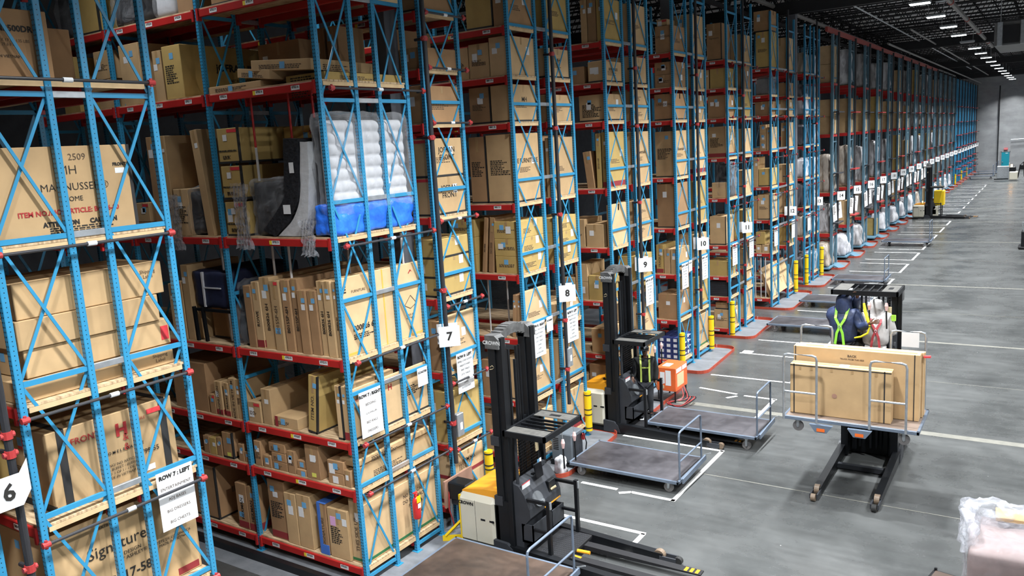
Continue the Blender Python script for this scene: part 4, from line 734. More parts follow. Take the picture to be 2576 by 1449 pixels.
for i, (ya, yb, za, zb, c_) in enumerate([(-4.58, -2.75, 4.4, 4.63, 0), (-4.45, -2.74, 4.64, 4.95, 0), (-4.50, -2.86, 4.955, 5.27, 0), (-4.46, -2.74, 5.275, 5.66, 0)]):
    o = carton(-1.0 - .1 * (i % 2), -.12 - .03 * (i % 2), ya, yb, za, zb, c_, ['bottom', 'second', 'third', 'topmost'][i] + ' long mattress-in-box carton of the four-high stack beside sign 6', 'long cartons stacked four high beside sign 6', '')
    if i == 2:
        text(o, 'Sleep\ndelivered', (-.145, -3.02, 5.12), (PI / 2, .35, PI / 2), .10, INK, .001); b = B(); xx = -.148
        for yy in (-3.55, -3.3): b.tube([(xx, yy + .05 * math.cos(a * PI / 8), 5.12 + .05 * math.sin(a * PI / 8)) for a in range(17)], .004, 4)
        b.box(xx, xx + .002, -3.88, -3.70, 5.04, 5.09).box(xx, xx + .002, -3.85, -3.73, 5.1, 5.18).box(xx, xx + .002, -3.15 - .05, -3.12, 5.06, 5.14).box(xx, xx + .002, -4.38, -4.30, 5.02, 5.20); b.build('printed_symbols', FADE, o)
    if i in (0, 3): text(o, 'Shipping\nLabel', (-.145 if i == 3 else -.115, -2.93, zb - .13), SR, .06, FADE)
    if i == 1: plate('red_sticker', REDST, o, 'S', -2.86, -2.76, 4.70, 4.87, -.149)
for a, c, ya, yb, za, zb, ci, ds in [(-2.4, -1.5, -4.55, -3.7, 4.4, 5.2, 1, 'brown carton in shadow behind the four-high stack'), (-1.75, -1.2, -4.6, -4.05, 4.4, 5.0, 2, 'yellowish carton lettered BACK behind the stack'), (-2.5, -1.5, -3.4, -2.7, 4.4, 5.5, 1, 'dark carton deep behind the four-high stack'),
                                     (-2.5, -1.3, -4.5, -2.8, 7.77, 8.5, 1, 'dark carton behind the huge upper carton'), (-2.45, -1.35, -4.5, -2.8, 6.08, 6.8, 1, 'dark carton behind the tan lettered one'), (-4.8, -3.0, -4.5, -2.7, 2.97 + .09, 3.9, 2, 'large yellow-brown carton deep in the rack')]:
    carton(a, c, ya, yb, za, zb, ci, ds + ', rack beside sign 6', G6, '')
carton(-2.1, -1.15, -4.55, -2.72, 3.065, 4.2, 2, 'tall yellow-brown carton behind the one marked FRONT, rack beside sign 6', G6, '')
o = carton(-1.05, -.2, -4.35, -2.82, 3.065, 3.98, 0, 'tan carton marked FRONT with black corner boards, rack beside sign 6', G6, '')
for yy in (-4.24, -3.0): B().box(-.205, -.196, yy, yy + .09, 3.065, 3.985).box(-1.05, -.196, yy, yy + .09, 3.98, 3.985).build('edge_protector', BLKE, o)
B().box(-1.055, -.197, -4.355, -4.34, 3.065, 3.14).build('edge_protector', BLKE, o)
text(o, 'FRONT', (-.19, -3.93, 3.80), SR, .105, INKR, .001); text(o, 'H', (-.19, -3.5, 3.76), SR, .2, INKR, .01); text(o, '&\n&', (-.19, -3.46, 3.6), SR, .12, INKR); text(o, 'H O M E L E G A N C E', (-.19, -3.5, 3.52), SR, .05, INK, .001)
text(o, '5799-55', (-.19, -3.2, 3.40), SR, .085, INK, .001); text(o, 'ITEM NO/ NO ARTICLE:\nDESC: BUFFET / BUFFET\nCNO: 1 OF 1 / 1 DE 1\nMADE IN VIETNAM', (-.19, -3.58, 3.30), SR, .045, INK, ls=1.1); plate('red_sticker', REDST, o, 'S', -3.16, -2.98, 3.84, 3.90, -.195); plate('shipping_label', WHT, o, 'S', -3.3, -3.14, 3.15, 3.22, -.196); text(o, 'FRAGILE', (-.19, -3.28, 3.82), SR, .05, INKR)
plate('red_label', REDST, o, 'F', -.85, -.65, 3.72, 3.85, -4.351); lines(o, 'F', -.95, 3.5, -4.352, 4, .5, .015)
o = carton(-1.2, -.25, -4.55, -2.66, 1.61, 2.82, 0, 'biggest tan carton with script lettering, lowest seen beside sign 6', G6, ''); text(o, 'Signature', (-.243, -3.72, 2.40), SR, .2, INK, .0); text(o, 'DESIGN\nBY ASHLEY\u00ae', (-.243, -3.55, 2.22), SR, .065, INK); text(o, 'B517-58', (-.243, -3.6, 1.98), SR, .16, INK, .003)
text(o, 'EXTB LAD', (-.243, -3.8, 2.68), SR, .05, INK); text(o, 'T\u00caTE DE LIT KING/CK\nMADE IN VIETNAM', (-.243, -3.0, 2.15), SR, .05, INK); plate('red_print_band', REDB, o, 'S', -3.0, -2.7, 1.63, 1.72, -.249)
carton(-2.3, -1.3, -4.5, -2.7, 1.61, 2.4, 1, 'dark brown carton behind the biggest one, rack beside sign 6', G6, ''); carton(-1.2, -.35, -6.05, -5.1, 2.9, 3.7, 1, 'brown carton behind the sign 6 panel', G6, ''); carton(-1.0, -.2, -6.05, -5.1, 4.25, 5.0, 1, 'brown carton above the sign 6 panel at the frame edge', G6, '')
# ---------------------------------------------------------------- cartons of the racks by signs 7 (single) to 13
def shelf(y0, y1, z, items, sign, li, half, grp, d=.95):
    names = ['next to aisle', 'second from aisle', 'third from aisle', 'fourth from aisle', 'fifth from aisle']
    for i, it in enumerate(items):
        x0, x1, h, ci, dec = it[:5]; nst = it[5] if len(it) > 5 else 1; tx = it[6] if len(it) > 6 else None; lean = it[7] if len(it) > 7 else 0
        hh = h / nst
        for s_ in range(nst):
            adj = ('tall ' if hh > .85 else ('low ' if hh < .35 else '')) + ['tan', 'brown', 'yellow-brown', 'pale'][ci] + ' carton'
            st = '' if nst == 1 else (['bottom', 'second', 'third', 'fourth', 'fifth'][s_] + ' in stack, ')
            lb = '%s, %s%s, %s shelf, %s sign %s rack' % (adj, st, names[i], ORDW[li], half, sign)
            o = carton(x0, x1, y0 + .04, min(y0 + .04 + d, y1 - .02) if d else y1, z + s_ * (hh + .002), z + s_ * (hh + .002) + hh, ci, lb, grp, dec, lean)
            if tx:
                zc = z + s_ * hh + hh * .6
                if tx[:2] == 'F:': text(o, tx[2:], ((x0 + x1) / 2, y0 + .036, zc), FR, min(.09, (x1 - x0) * .17), FADE, .001); continue
                text(o, tx, (x1 + .004, (y0 + y1) / 2, zc), SR, min(.13, hh * .2), INK, .001)
R1 = 'cartons on the rack behind sign 7'; zC = [v + .086 for v in LV['C']]
b3 = {7: [(-.9, -.05, .9, 1, 'k s')], 6: [(-.55, -.05, .35, 1, ''), (-1.1, -.6, .7, 1, 'w')], 5: [(-.6, -.06, .62, 1, 's')], 4: [(-.75, -.05, 1.32, 0, 'R k', 2, 'JOFRAN\nFRONT')], 3: [(-.7, -.05, 1.02, 2, 'W k', 3)],
      2: [(-.12, -.05, .98, 3, ''), (-.5, -.14, .9, 1, '')], 1: [(-.7, -.05, .95, 2, '')], 0: [(-.8, -.05, .95, 3, 'r s', 2, 'ITEM NO.')]}
for li, it in b3.items(): shelf(2.4, 3.44, zC[li], it, '7', li, 'single', R1)
R2 = 'cartons on the rack bearing sign 8'
c_f = {7: [(-.35, -.05, .78, 1, ''), (-1.0, -.37, .8, 2, 'k t')], 6: [(-.5, -.05, .74, 3, 'w'), (-1.0, -.52, .66, 0, 'b w l'), (-1.55, -1.02, .62, 0, 'w l')], 5: [(-.53, -.05, .72, 0, 'k s', 1, 'MH'), (-1.06, -.55, .72, 1, 'w w l k', 1)],
       4: [(-.72, -.05, 1.36, 0, 'L k', 1, 'E FURNITURE'), (-1.15, -.74, 1.34, 1, 'L k')], 3: [(-.66, -.05, 1.06, 2, 'b l s W', 3), (-.86, -.74, 1.15, 1, 'vNO.5020', 1, None, .10), (-1.02, -.93, 1.15, 1, 'vNO.5020', 1, None, .12), (-1.75, -1.15, 1.1, 2, 'b l', 3)],
       2: [(-.13, -.05, .95, 3, ''), (-.25, -.15, .9, 1, 'b', 1, None, .06), (-.36, -.27, .9, 1, 'b w', 1, None, .08)], 1: [(-.6, -.05, .9, 0, 'k'), (-1.2, -.65, .8, 1, '')], 0: [(-.7, -.05, .85, 3, 's'), (-1.3, -.75, .8, 0, 't')]}
c_r = {7: [(-.6, -.05, .85, 2, 's')], 6: [(-.6, -.05, .6, 3, 'k s', 1, 'MH')], 5: [(-.35, -.05, .55, 0, 's'), (-.7, -.4, .5, 1, '')], 4: [(-.2, -.05, 1.25, 0, ''), (-.5, -.25, 1.3, 1, '')], 3: [(-.7, -.05, .98, 2, 'W s', 3)], 2: [(-.8, -.05, .42, 0, '')], 1: [(-.6, -.05, .98, 0, 's k')], 0: [(-.8, -.05, .95, 0, 'r s')]}
for li in range(8): shelf(5.04, 6.08, zC[li], c_f[li], '8', li, 'lane half,', R2); shelf(6.47, 7.5, zC[li], c_r[li], '8', li, 'back half,', R2)
R3 = 'cartons on the rack bearing sign 9'
d_f = {7: [(-.2, -.05, .98, 2, ''), (-.44, -.22, 1.0, 1, 'w'), (-.62, -.46, .98, 0, 'w')], 6: [(-.48, -.05, .48, 0, 'w w k', 1, 'BERNARDS'), (-1.0, -.6, .4, 1, '')], 5: [(-.76, -.05, .62, 0, 'b L w k')],
       4: [(-.2, -.05, 1.32, 2, 'v25151-HF r'), (-.36, -.23, 1.3, 2, 'v25151-HF b'), (-.62, -.42, .9, 1, '', 1, None, -.12)], 3: [(-.14, -.05, 1.02, 3, ''), (-.72, -.24, .56, 0, 'w t'), (-1.3, -.76, .68, 0, 'w l b')], 2: [(-.72, -.24, .62, 2, 't', 1, 'Signature'), (-1.08, -.74, .9, 0, 'w', 2), (-1.42, -1.1, .55, 0, 'w')],
       1: [(-.7, -.22, .62, 0, 't b'), (-.2, -.05, .4, 1, '')], 0: [(-.8, -.25, .9, 1, ''), (-1.3, -.85, .6, 0, '')]}
d_r = {7: [(-.6, -.05, 1.0, 3, '')], 6: [(-.6, -.05, .66, 3, 'k', 1, 'MH')], 5: [(-.6, -.05, .76, 0, 's', 2)], 4: [(-.6, -.05, 1.3, 0, 's', 1, 'Riverside')], 3: [(-.55, -.05, .98, 0, 's', 2)], 2: [(-.6, -.05, .9, 2, '')], 1: [(-.7, -.05, 1.0, 3, 's')], 0: [(-.7, -.05, .9, 0, 's')]}
for li in range(8): shelf(9.1, 10.12, zC[li], d_f[li], '9', li, 'lane half,', R3); shelf(10.56, 11.6, zC[li], d_r[li], '9', li, 'back half,', R3)
R4 = 'cartons on the rack bearing sign 10'
e_f = {7: [(-.54, -.05, .72, 1, 'w', 1, 'F:UNIVERSAL')], 6: [(-.58, -.05, .68, 1, 'b l w', 2)], 5: [(-.62, -.05, .72, 1, 'w k', 1, 'F:UNIVERSAL')], 4: [(-.33 - .3, -.05, 1.28, 0, 'k L', 1, 'Riverside')], 3: [(-.62, -.05, 1.25, 1, 'k w')], 2: [(-.26, -.05, .72, 0, 'b t'), (-.46, -.28, .72, 0, 'b'), (-.70, -.48, .84, 2, 'r vFRAGILE')],
       1: [(-.68, -.1, .74, 1, 't')], 0: []}
e_r = {7: [(-.6, -.05, 1.15, 3, 's')], 6: [(-.6, -.05, .56, 3, 'W')], 5: [(-.6, -.05, .7, 0, 's W', 2)], 4: [(-.6, -.05, 1.3, 3, 'r s')], 3: [(-.6, -.05, 1.2, 2, 's')], 2: [(-.6, -.05, .95, 0, 'W')], 1: [(-.6, -.05, 1.0, 2, 's', 2)], 0: [(-.7, -.05, 1.0, 0, 'g s', 1, 'UP')]}
for li in range(8): shelf(13.26, 14.3, zC[li], e_f[li], '10', li, 'lane half,', R4); shelf(14.73, 15.77, zC[li], e_r[li], '10', li, 'back half,', R4)
o = carton(-.5, -.2, 13.35, 13.9, zC[7] + .73, zC[7] + .9, 0, 'small red-printed carton on top of another, eighth shelf of the rack bearing sign 10', R4, 'R w')
# navy drink cartons on the lowest shelf by sign 10
k = 0; grp = 'navy and white drink cartons stacked on the lowest shelf'
for row_ in range(4):
    for i in range(4 - (row_ == 3)):
        for j in range(3):
            x1 = -.08 - i * .21; yy = 13.3 + j * .33; zz = zC[0] + row_ * .165; k += 1
            o = B().box(x1 - .2, x1, yy, yy + .31, zz, zz + .16, .006).build('drink_carton', NAVC, None, (x1 - .1, yy, zz))
            tag(o, 'navy drink carton, %s layer, %s from aisle, %s row back, sign 10 rack' % (['bottom', 'second', 'third', 'top'][row_], ORDW[i], ORDW[j]), 'carton', grp)
            if j == 0: plate('white_emblem', WHT, o, 'F', x1 - .16, x1 - .05, zz + .04, zz + .13, yy)
            if i == 0: plate('white_emblem', WHT, o, 'S', yy + .03, yy + .14, zz + .03, zz + .13, x1); plate('white_band', WHT, o, 'S', yy + .18, yy + .28, zz + .06, zz + .1, x1)
R5 = 'cartons on the rack bearing sign 11'; zF = [v + .086 for v in LV['F']]
f_f = {8: [(-.69, -.2, 1.15, 1, 'w k', 1, 'F:Signature')], 7: [(-.6, -.1, .62, 2, 't', 1), (-.75, -.64, .6, 0, '')], 6: [(-.69, -.1, .72, 1, 'w b w')], 5: [(-.7, -.1, 1.0, 0, 'L r')], 4: [(-.6, -.1, .5, 0, 't')], 3: [(-.7, -.15, .95, 0, 'k')], 2: [(-.8, -.1, .5, 2, '')], 1: [], 0: [(-.6, -.05, .62, 0, 'w l t'), ]}
f_r = {8: [(-.6, -.05, .9, 0, '')], 7: [(-.6, -.05, .8, 1, '')], 6: [(-.6, -.05, .9, 2, '')], 5: [(-.6, -.05, .9, 3, '')], 4: [(-.5, -.05, .8, 3, '')], 3: [(-.6, -.05, 1.0, 2, '')], 2: [(-.6, -.05, .7, 0, '')], 1: [(-.6, -.05, .55, 0, '')], 0: [(-.6, -.05, .9, 3, '')]}
for li in range(9): shelf(17.75, 18.7, zF[li], f_f[li], '11', li, 'lane half,', R5, .85); shelf(19.37, 20.33, zF[li], f_r[li], '11', li, 'back half,', R5, .85)
carton(-.55, -.1, 17.8, 18.6, zF[0] + .63, zF[0] + .85, 1, 'black-edged carton laid on another on the lowest shelf, rack bearing sign 11', R5, 'k')
bagged('wrapped_chair', -.42, -.05, 17.85, 18.6, zF[4], zF[4] + 1.1, MDARK, 'dark bagged chair on the fifth shelf of the rack bearing sign 11', 'chair', 2.9); bagged('wrapped_chair', -.5, -.1, 19.4, 20.2, zF[4] + .0, zF[4] + 1.2, MWHITE, 'white bagged chair in the back half, fifth shelf, rack bearing sign 11', 'chair', 12.9) if False else None
o = B()
for i in range(9): o.box(-.75, -.05, 17.8 + i * .1, 17.81 + i * .1, zF[1], zF[1] + .5).box(-.75, -.05, 17.78, 17.785, zF[1] + i * .06, zF[1] + i * .06 + .008)
tag(o.build('wire_basket', DGREY, None, (-.4, 18, zF[1])), 'dark wire basket holding small things on a low shelf below sign 11', 'basket')
R6 = 'cartons on the rack bearing sign 12'; zG = [v + .086 for v in LV['G']]
g_f = {7: [(-.57, -.05, 1.3, 2, 'w l k')], 6: [], 5: [(-.62, -.1, .5, 1, 'w'), ], 4: [(-.2, -.05, .85, 0, 't'), (-.45, -.22, .95, 0, 'w b', 3)], 3: [(-.5, -.05, .66, 2, 't k'), (-.7, -.52, 1.1, 0, '')], 2: [(-.55, -.05, .95, 0, 'l b k'), (-.72, -.57, .9, 1, '')], 1: [(-.4, -.05, .32, 0, 'w'), (-.64, -.42, .3, 0, 'w'), ], 0: []}
g_r = {7: [(-.6, -.05, 1.25, 3, 's')], 6: [(-.5, -.05, .5, 1, '')], 5: [(-.6, -.05, .6, 3, '')], 4: [(-.3, -.05, 1.0, 0, '')], 3: [(-.6, -.05, .7, 3, '')], 2: [(-.6, -.05, 1.1, 3, 'k')], 1: [(-.6, -.05, .8, 2, '')], 0: []}
for li in range(8): shelf(22.62, 23.58, zG[li], g_f[li], '12', li, 'lane half,', R6, .9); shelf(24.95, 25.93, zG[li], g_r[li], '12', li, 'back half,', R6, .9)
carton(-.66, -.05, 22.7, 23.5, zG[7] + 1.31, zG[7] + 2.05, 1, 'dark carton crowning the topmost shelf of the rack bearing sign 12', R6, 'k'); carton(-.63, -.28, 22.65, 23.3, zG[1] + .33, zG[1] + .8, 2, 'upright carton behind two small ones, second shelf, rack bearing sign 12', R6, 't')
bagged('wrapped_chair', -.6, -.1, 22.7, 23.5, zG[6], zG[6] + .62, MGREY, 'pale bagged chairs on the seventh shelf of the rack bearing sign 12', 'chair', 7.1)
for xx in (-.66, -.45, -.27): B().cyl((xx, 22.66, .42), (xx, 22.66, 2.0), .02, 8).build('divider_pole', mat('pale_pole_paint', (.55, .53, .52), .5), RG)
o = carton(-.14, -.03, 22.75, 25.85, .42, 1.62, 3, 'large flat pale carton slumped askew on the lowest shelf below sign 12', R6, ''); o.rotation_euler = (0, -.38, 0); B().box(-.15, -.02, 22.74, 22.752, .42, 1.62).build('carton_edge', CARD[1], o); plate('shipping_label', WHT, o, 'F', -.13, -.04, 1.4, 1.55, 22.738)
for li, m_, h, lb in [(7, WRAPT, .85, 'film-wrapped pale box shape'), (6, WRAPD, .5, 'dark wrapped bundle'), (5, WRAPW, .9, 'white wrapped tall cushion stack'), (4, WRAPD, .9, 'dark wrapped chair'), (3, WRAPW, .8, 'silvery wrapped bundle'), (2, WRAPD, 1.1, 'dark bagged armchair'), (1, WRAPT, .9, 'brownish wrapped chair'), (0, WRAPD, .85, 'dark bagged stool')]:
    for j, (ya, yb) in enumerate(((27.65, 28.55), (29.2, 30.15))):
        o = lumpy(B(), -.75, -.06, ya, yb, zG[li], zG[li] + h, 8, .08, .05, 3, li * 3.1 + j).build('wrapped_furniture', m_ if j == 0 else (WRAPW if li % 2 else WRAPG), None, (-.4, ya + .4, zG[li]), smooth=True)
        tag(o, '%s, %s shelf, %s, rack bearing sign 13' % (lb if j == 0 else 'wrapped furniture piece', ORDW[li], 'lane half' if j == 0 else 'back half'), 'wrapped furniture', 'wrapped furniture by sign 13')
# far sofa racks
r3 = random.Random(21)
for k in range(14, 29):
    ys = SIGNY[k]
    for li, z in enumerate(FLV):
        z0 = z + .1 if li else .165; gap = (FLV[li + 1] if li < 4 else 11.0) - z0 - .2; t_ = r3.random(); h = gap * r3.uniform(.72, .95); shelfn = ORDW[li]
        if li == 0 and k % 3 != 2: t_ = .1
        if k == 14 and li in (1, 3, 0): t_ = {1: .2, 3: .9, 0: .2}[li]
        wdt = .75 + r3.random() * .3; yb = ys - .5
        if t_ < .5:
            m_ = r3.choice([WRAPW, WRAPG, WRAPW, WRAPT]); z1 = min(z0 + h, z0 + 2.2); yo = ys - (1.5 if li == 0 else .45); x_ = .02 if li == 0 else -.03
            o = lumpy(B(), x_ - wdt, x_, yo, ys + (.2 if li == 0 else .4), z0, z1, 8, .14, .12, 2.4, k * 2.3 + li, .12 if r3.random() < .5 else .3).build('wrapped_sofa', m_, None, (-.5, ys, z0), smooth=True)
            tag(o, '%s film-wrapped sofa on end, %s shelf of the sign %d rack' % ({WRAPW: 'white', WRAPG: 'grey', WRAPT: 'beige'}[m_], shelfn, k), 'sofa', 'film-wrapped sofas in the far racks')
        else:
            ci = r3.choice([0, 0, 2, 3]); nst = 2 if (h > 1.4 and r3.random() < .5) else 1
            for s_ in range(nst):
                hh = h / nst; carton(-wdt * .8, -.04, yb + .05, ys + .38, z0 + s_ * hh, z0 + s_ * hh + hh - .01, ci, '%s carton%s, %s shelf of the far sign %d rack' % (['tan', '', 'yellow-brown', 'pale'][ci], ['', ' lowest in its stack', ' atop its stack'][0 if nst == 1 else s_ + 1], shelfn, k), 'cartons in the far racks', '')
# ---------------------------------------------------------------- signs and notices
def sign(n, y, z, w_=.37, h=.36, x=.24, sz=.2, far=False):
    o = B().box(x - .006, x, y - w_ / 2, y + w_ / 2, z - h / 2, z + h / 2).build('row_sign', WHT, None, (x, y, z)); o.rotation_euler = (0, 0, -.785)
    if not far: B().box(x - .27, x - .264, y - w_ / 2 + .0, y + w_ / 2, z - h / 2, z + h / 2).build('back_panel', WHT, o)
    tag(o, 'white square panel with the black number %d on the rack end' % n, 'sign', 'row number signs'); text(o, str(n), (x + .003, y, z), SR, sz, INK, .006 if not far else .004)
    if not far: B().box(x - .03, x - .007, y - .02, y + .02, z - h / 2, z + h / 2).build('sign_bracket', GALV, o)
o = B().box(.25, .256, -5.5, -4.86, 3.48, 3.82).build('row_sign', WHT, None, (.25, -4.9, 3.65)); tag(o, 'white panel with the black number 6 and a folded white side flap', 'sign', 'row number signs'); text(o, '6', (.262, -4.98, 3.65), SR, .24, INK, .007)
B().quad((.254, -4.86, 3.48), (.10, -4.70, 3.56), (.10, -4.70, 3.90), (.254, -4.86, 3.82)).build('side_flap', WHT, o)
for n, y in ((7, 2.25), (8, 6.4), (9, 10.45), (10, 14.6), (11, 18.85), (12, 24.6), (13, 29.1)): sign(n, y, 3.60)
for k in SIGNY: sign(k, SIGNY[k], 3.5, .42, .42, .3, .24, True)
def notice(y, z, lines_, lb, w_=.49, h=.74, x=.05, tilt=0, title=.07, body=.052):
    o = B().box(x - .002, x, y - w_ / 2, y + w_ / 2, z - h / 2, z + h / 2).build('row_notice', WHT, None, (x, y, z)); o.rotation_euler = (tilt, 0, 0); tag(o, lb, 'notice', 'paper notices on the rack ends')
    text(o, lines_[0], (x + .003, y, z + h * .40), SR, title, INK, .004)
    n = len(lines_) - 1
    for i, l in enumerate(lines_[1:]): text(o, l, (x + .003, y, z + h * (.40 - (i + 1) * .78 / n)), SR, body * (.7 if l[0] == '(' else 1), FADE if n < 5 else INK)
notice(-3.06, 2.79, ['ROW 7 : LEFT', 'ENTERTAINMENT', 'ADJ BASES', 'BIG DRESSERS', 'BIG CHESTS'], 'white notice headed ROW 7 : LEFT listing entertainment and big dressers')
notice(.39, 2.79, ['ROW 7 : RIGHT', 'BEDDING', '(Q & SMALLER)', 'BED RAILS', 'DRESSERS'], 'white notice headed ROW 7 : RIGHT listing bedding, bed rails and dressers', body=.055)
L8 = ['SMALL CASE GOODS', 'NIGHTSTANDS', 'END TABLES', 'CKTL TABLES', 'CHAIRS', 'LAMPS', 'ACCESSORIES']
notice(2.88, 2.79, ['ROW 8 : LEFT'] + L8, 'white notice headed ROW 8 : LEFT listing small case goods', body=.045)
notice(5.47, 2.79, ['ROW 8 : RIGHT'] + L8, 'white notice headed ROW 8 : RIGHT behind the near truck mast', body=.045)
notice(6.9, 2.79, ['ROW 9 : LEFT'] + L8, 'white notice headed ROW 9 : LEFT beside sign 8', body=.045)
notice(11.1, 2.79, ['ROW 10 : LEFT'] + L8, 'white notice headed ROW 10 : LEFT beside sign 9', body=.045)
notice(13.62, 2.79, ['ROW 10 : RIGHT'] + L8, 'white notice headed ROW 10 : RIGHT on the rack bearing sign 10', body=.045)
notice(15.25, 2.79, ['ROW 11 : LEFT'] + L8, 'white notice headed ROW 11 : LEFT beside sign 10', body=.045)
notice(18.1, 2.79, ['ROW 11 : RIGHT'] + L8, 'white notice headed ROW 11 : RIGHT on the rack bearing sign 11', body=.045)
notice(19.9, 2.79, ['ROW 12 : LEFT'] + L8, 'white notice headed ROW 12 : LEFT past sign 11', body=.045)
notice(23.0, 2.79, ['ROW 12 : RIGHT'] + L8, 'white notice headed ROW 12 : RIGHT on the rack bearing sign 12', body=.045)
notice(25.5, 2.79, ['ROW 13 : LEFT'] + L8, 'white notice headed ROW 13 : LEFT past sign 12', body=.045)
notice(28.1, 2.79, ['ROW 13 : RIGHT'] + L8, 'white notice headed ROW 13 : RIGHT on the rack bearing sign 13', body=.045)
for y, t_, lb in ((1.68, 'EOA0708', 'small white sheet lettered EOA0708 on the mattress rack end'), (5.92, 'EOA0809', 'small white sheet lettered EOA0809 next to the ROW 8 : RIGHT notice'), (14.05, 'EOA1011', 'small white sheet lettered EOA1011 next to the ROW 10 : RIGHT notice')):
    o = B().box(.048, .05, y - .13, y + .13, 2.74 + .12, 3.08 + .1).build('sheet_notice', WHT, None, (.05, y, 3)); tag(o, lb, 'notice', 'small sheets on rack ends'); text(o, t_, (.053, y, 3.1), SR, .055, INK, .002)
for k in range(14, 24):
    for s_, dz in ((-.42, 0), (.42, .05)):
        o = B().box(.1, .104, SIGNY[k] + s_ - .22, SIGNY[k] + s_ + .22, 2.3 + dz, 3.1 + dz).build('row_notice', WHT, None, (.1, SIGNY[k] + s_, 2.7)); o.rotation_euler = (.12 * (-1) ** k, 0, -.5 if s_ > 0 else -.2)
        tag(o, 'narrow white notice hanging %s sign %d' % ('just before' if s_ < 0 else 'just past', k), 'notice', 'notices on the far racks'); lines(o, 'S', SIGNY[k] + s_ - .18, 3.0 + dz, .106, 6, .3, .04)
# ---------------------------------------------------------------- post guards, chargers, extinguisher
def guard(x, y, z0, h, lb, r=.085):
    t = thing('post_guard', (x, y, z0), lb, 'post guard', 'yellow rack post guards')
    B().cyl((x, y, z0), (x, y, z0 + h), r, 18).build('sleeve', YEL, t)
    for q in (.08, .42, .55, .92): B().cyl((x, y, z0 + h * q - .012), (x, y, z0 + h * q + .012), r + .006, 18).build('strap', RUBBER, t)
guard(.04, 3.42, .45, .62, 'yellow post guard behind the near truck, on the rack by sign 7'); guard(.02, 7.48, .12, .95, 'yellow post guard at the back corner of the rack bearing sign 8')
guard(.02, 9.12, .1, .9, 'yellow post guard behind the standing worker'); guard(.03, 13.3, .03, 1.12, 'yellow post guard before the navy drink cartons, rack bearing sign 10'); guard(.03, 15.75, .1, 1.05, 'yellow post guard at the back corner of the rack bearing sign 10')
guard(.03, 17.78, .03, 1.2, 'yellow post guard at the lane corner of the rack bearing sign 11'); guard(.05, 25.9, .1, 1.3, 'yellow post guard at the back corner of the rack bearing sign 12'); guard(.05, 27.65, .05, 1.35, 'yellow post guard at the lane corner of the rack bearing sign 13'); guard(.1, 30.25, .1, 1.3, 'yellow post guard at the back corner of the rack bearing sign 13')
for k in (29, 31, 33): guard(.1, SIGNY[k] - 1.1, 0, 1.1, 'distant yellow post guard at the empty rack bearing sign %d' % k, .09)
t = thing('fire_extinguisher', (.12, 1.17, .7), 'red fire extinguisher with yellow tag hanging on the end post', 'fire extinguisher')
B().tube([(.12, 1.17, .68), (.12, 1.17, .70), (.12, 1.17, .97), (.12, 1.17, 1.03), (.12, 1.17, 1.07)], [.06, .068, .068, .05, .02], 18).build('cylinder', EXTR, t, smooth=True)
B().box(.10, .14, 1.14, 1.22, 1.07, 1.10).box(.10, .14, 1.12, 1.20, 1.13, 1.15).box(.11, .13, 1.14, 1.17, 1.09, 1.14).build('handle', EXTR, t); plate('tag', YEL, t, 'S', 1.11, 1.21, .98, 1.10, .19); plate('label', WHT, t, 'S', 1.13, 1.20, .88, .96, .189); B().tube([(.14, 1.2, 1.1), (.18, 1.25, 1.0), (.17, 1.24, .8)], .012, 8).build('hose', RUBBER, t)
for y, z, lb in ((2.42, 1.72, 'small grey electrical box on the sprinkler riser below sign 7'), (6.46, 1.95, 'small grey electrical box on the riser below sign 8')):
    o = B().box(.10, .2, y - .07, y + .12, z, z + .42, .01).build('electrical_box', GALV, None, (.15, y, z)); tag(o, lb, 'electrical box'); plate('label', WHT, o, 'S', y, y + .07, z + .12, z + .25, .2)
t = thing('battery_charger', (.7, 5.9, .05), 'grey battery charger cabinet behind the flat cart below sign 8', 'battery charger')
B().box(.12, .62, 5.6, 6.1, .1, .72, .02).build('cabinet', mat('charger_grey', (.12, .14, .16), .4), t)
b = B()
for i in range(7): b.box(.17, .3, 5.597, 5.6, .35 + i * .04, .37 + i * .04)
b.build('vent', BLACK, t); B().box(.62, .63, 5.65, 6.05, .2, .65).build('door', DGREY, t); B().tube([(.63, 6.0, .6), (.72, 5.95, .7), (.76, 6.0, .45), (.70, 6.05, .2)], .014, 8).build('cable', BLACK, t); B().box(.64, .7, 6.0, 6.06, .5, .62).build('plug', REDD, t)
B().box(.1, .64, 5.58, 6.12, .02, .1).build('stand', BLACK, t)
o = lumpy(B(), .46, .66, 5.12, 5.36, .02, .38, 8, .06, .05, 9, 4.0).build('white_bag', WRAPW, None, (.55, 5.2, .02), smooth=True); tag(o, 'crumpled white bag on the floor beside the grey charger', 'bag')
t = thing('battery_charger', (.7, 11.0, .0), 'orange battery charger cabinet beside the standing worker', 'battery charger')
B().box(.45, .98, 10.45, 11.25, .3, .92, .01).build('cabinet', ORC, t); b = B(); b.box(.47, .5, 10.47, 10.5, 0, .3).box(.93, .96, 10.47, 10.5, 0, .3).box(.93, .96, 11.2, 11.23, 0, .3).box(.47, .5, 11.2, 11.23, 0, .3).build('stand', BLACK, t)
for a, c, z0, z1, m_ in ((.55, .68, .5, .8, WHT), (.7, .85, .45, .85, WHT), (.56, .66, .36, .45, LTAN)): plate('label', m_, t, 'F', a, c, z0, z1, 10.449)
for a, c, z0, z1, m_ in ((10.5, 10.85, .78, .89, WHT), (10.9, 11.2, .78, .89, WHT), (10.55, 11.0, .4, .74, mat('cream_label', (.6, .52, .3), .6, namp=0))): plate('label', m_, t, 'S', a, c, z0, z1, .98)
plate('paper', WHT, t, 'T', .55, .75, 10.6, 10.9, .921)
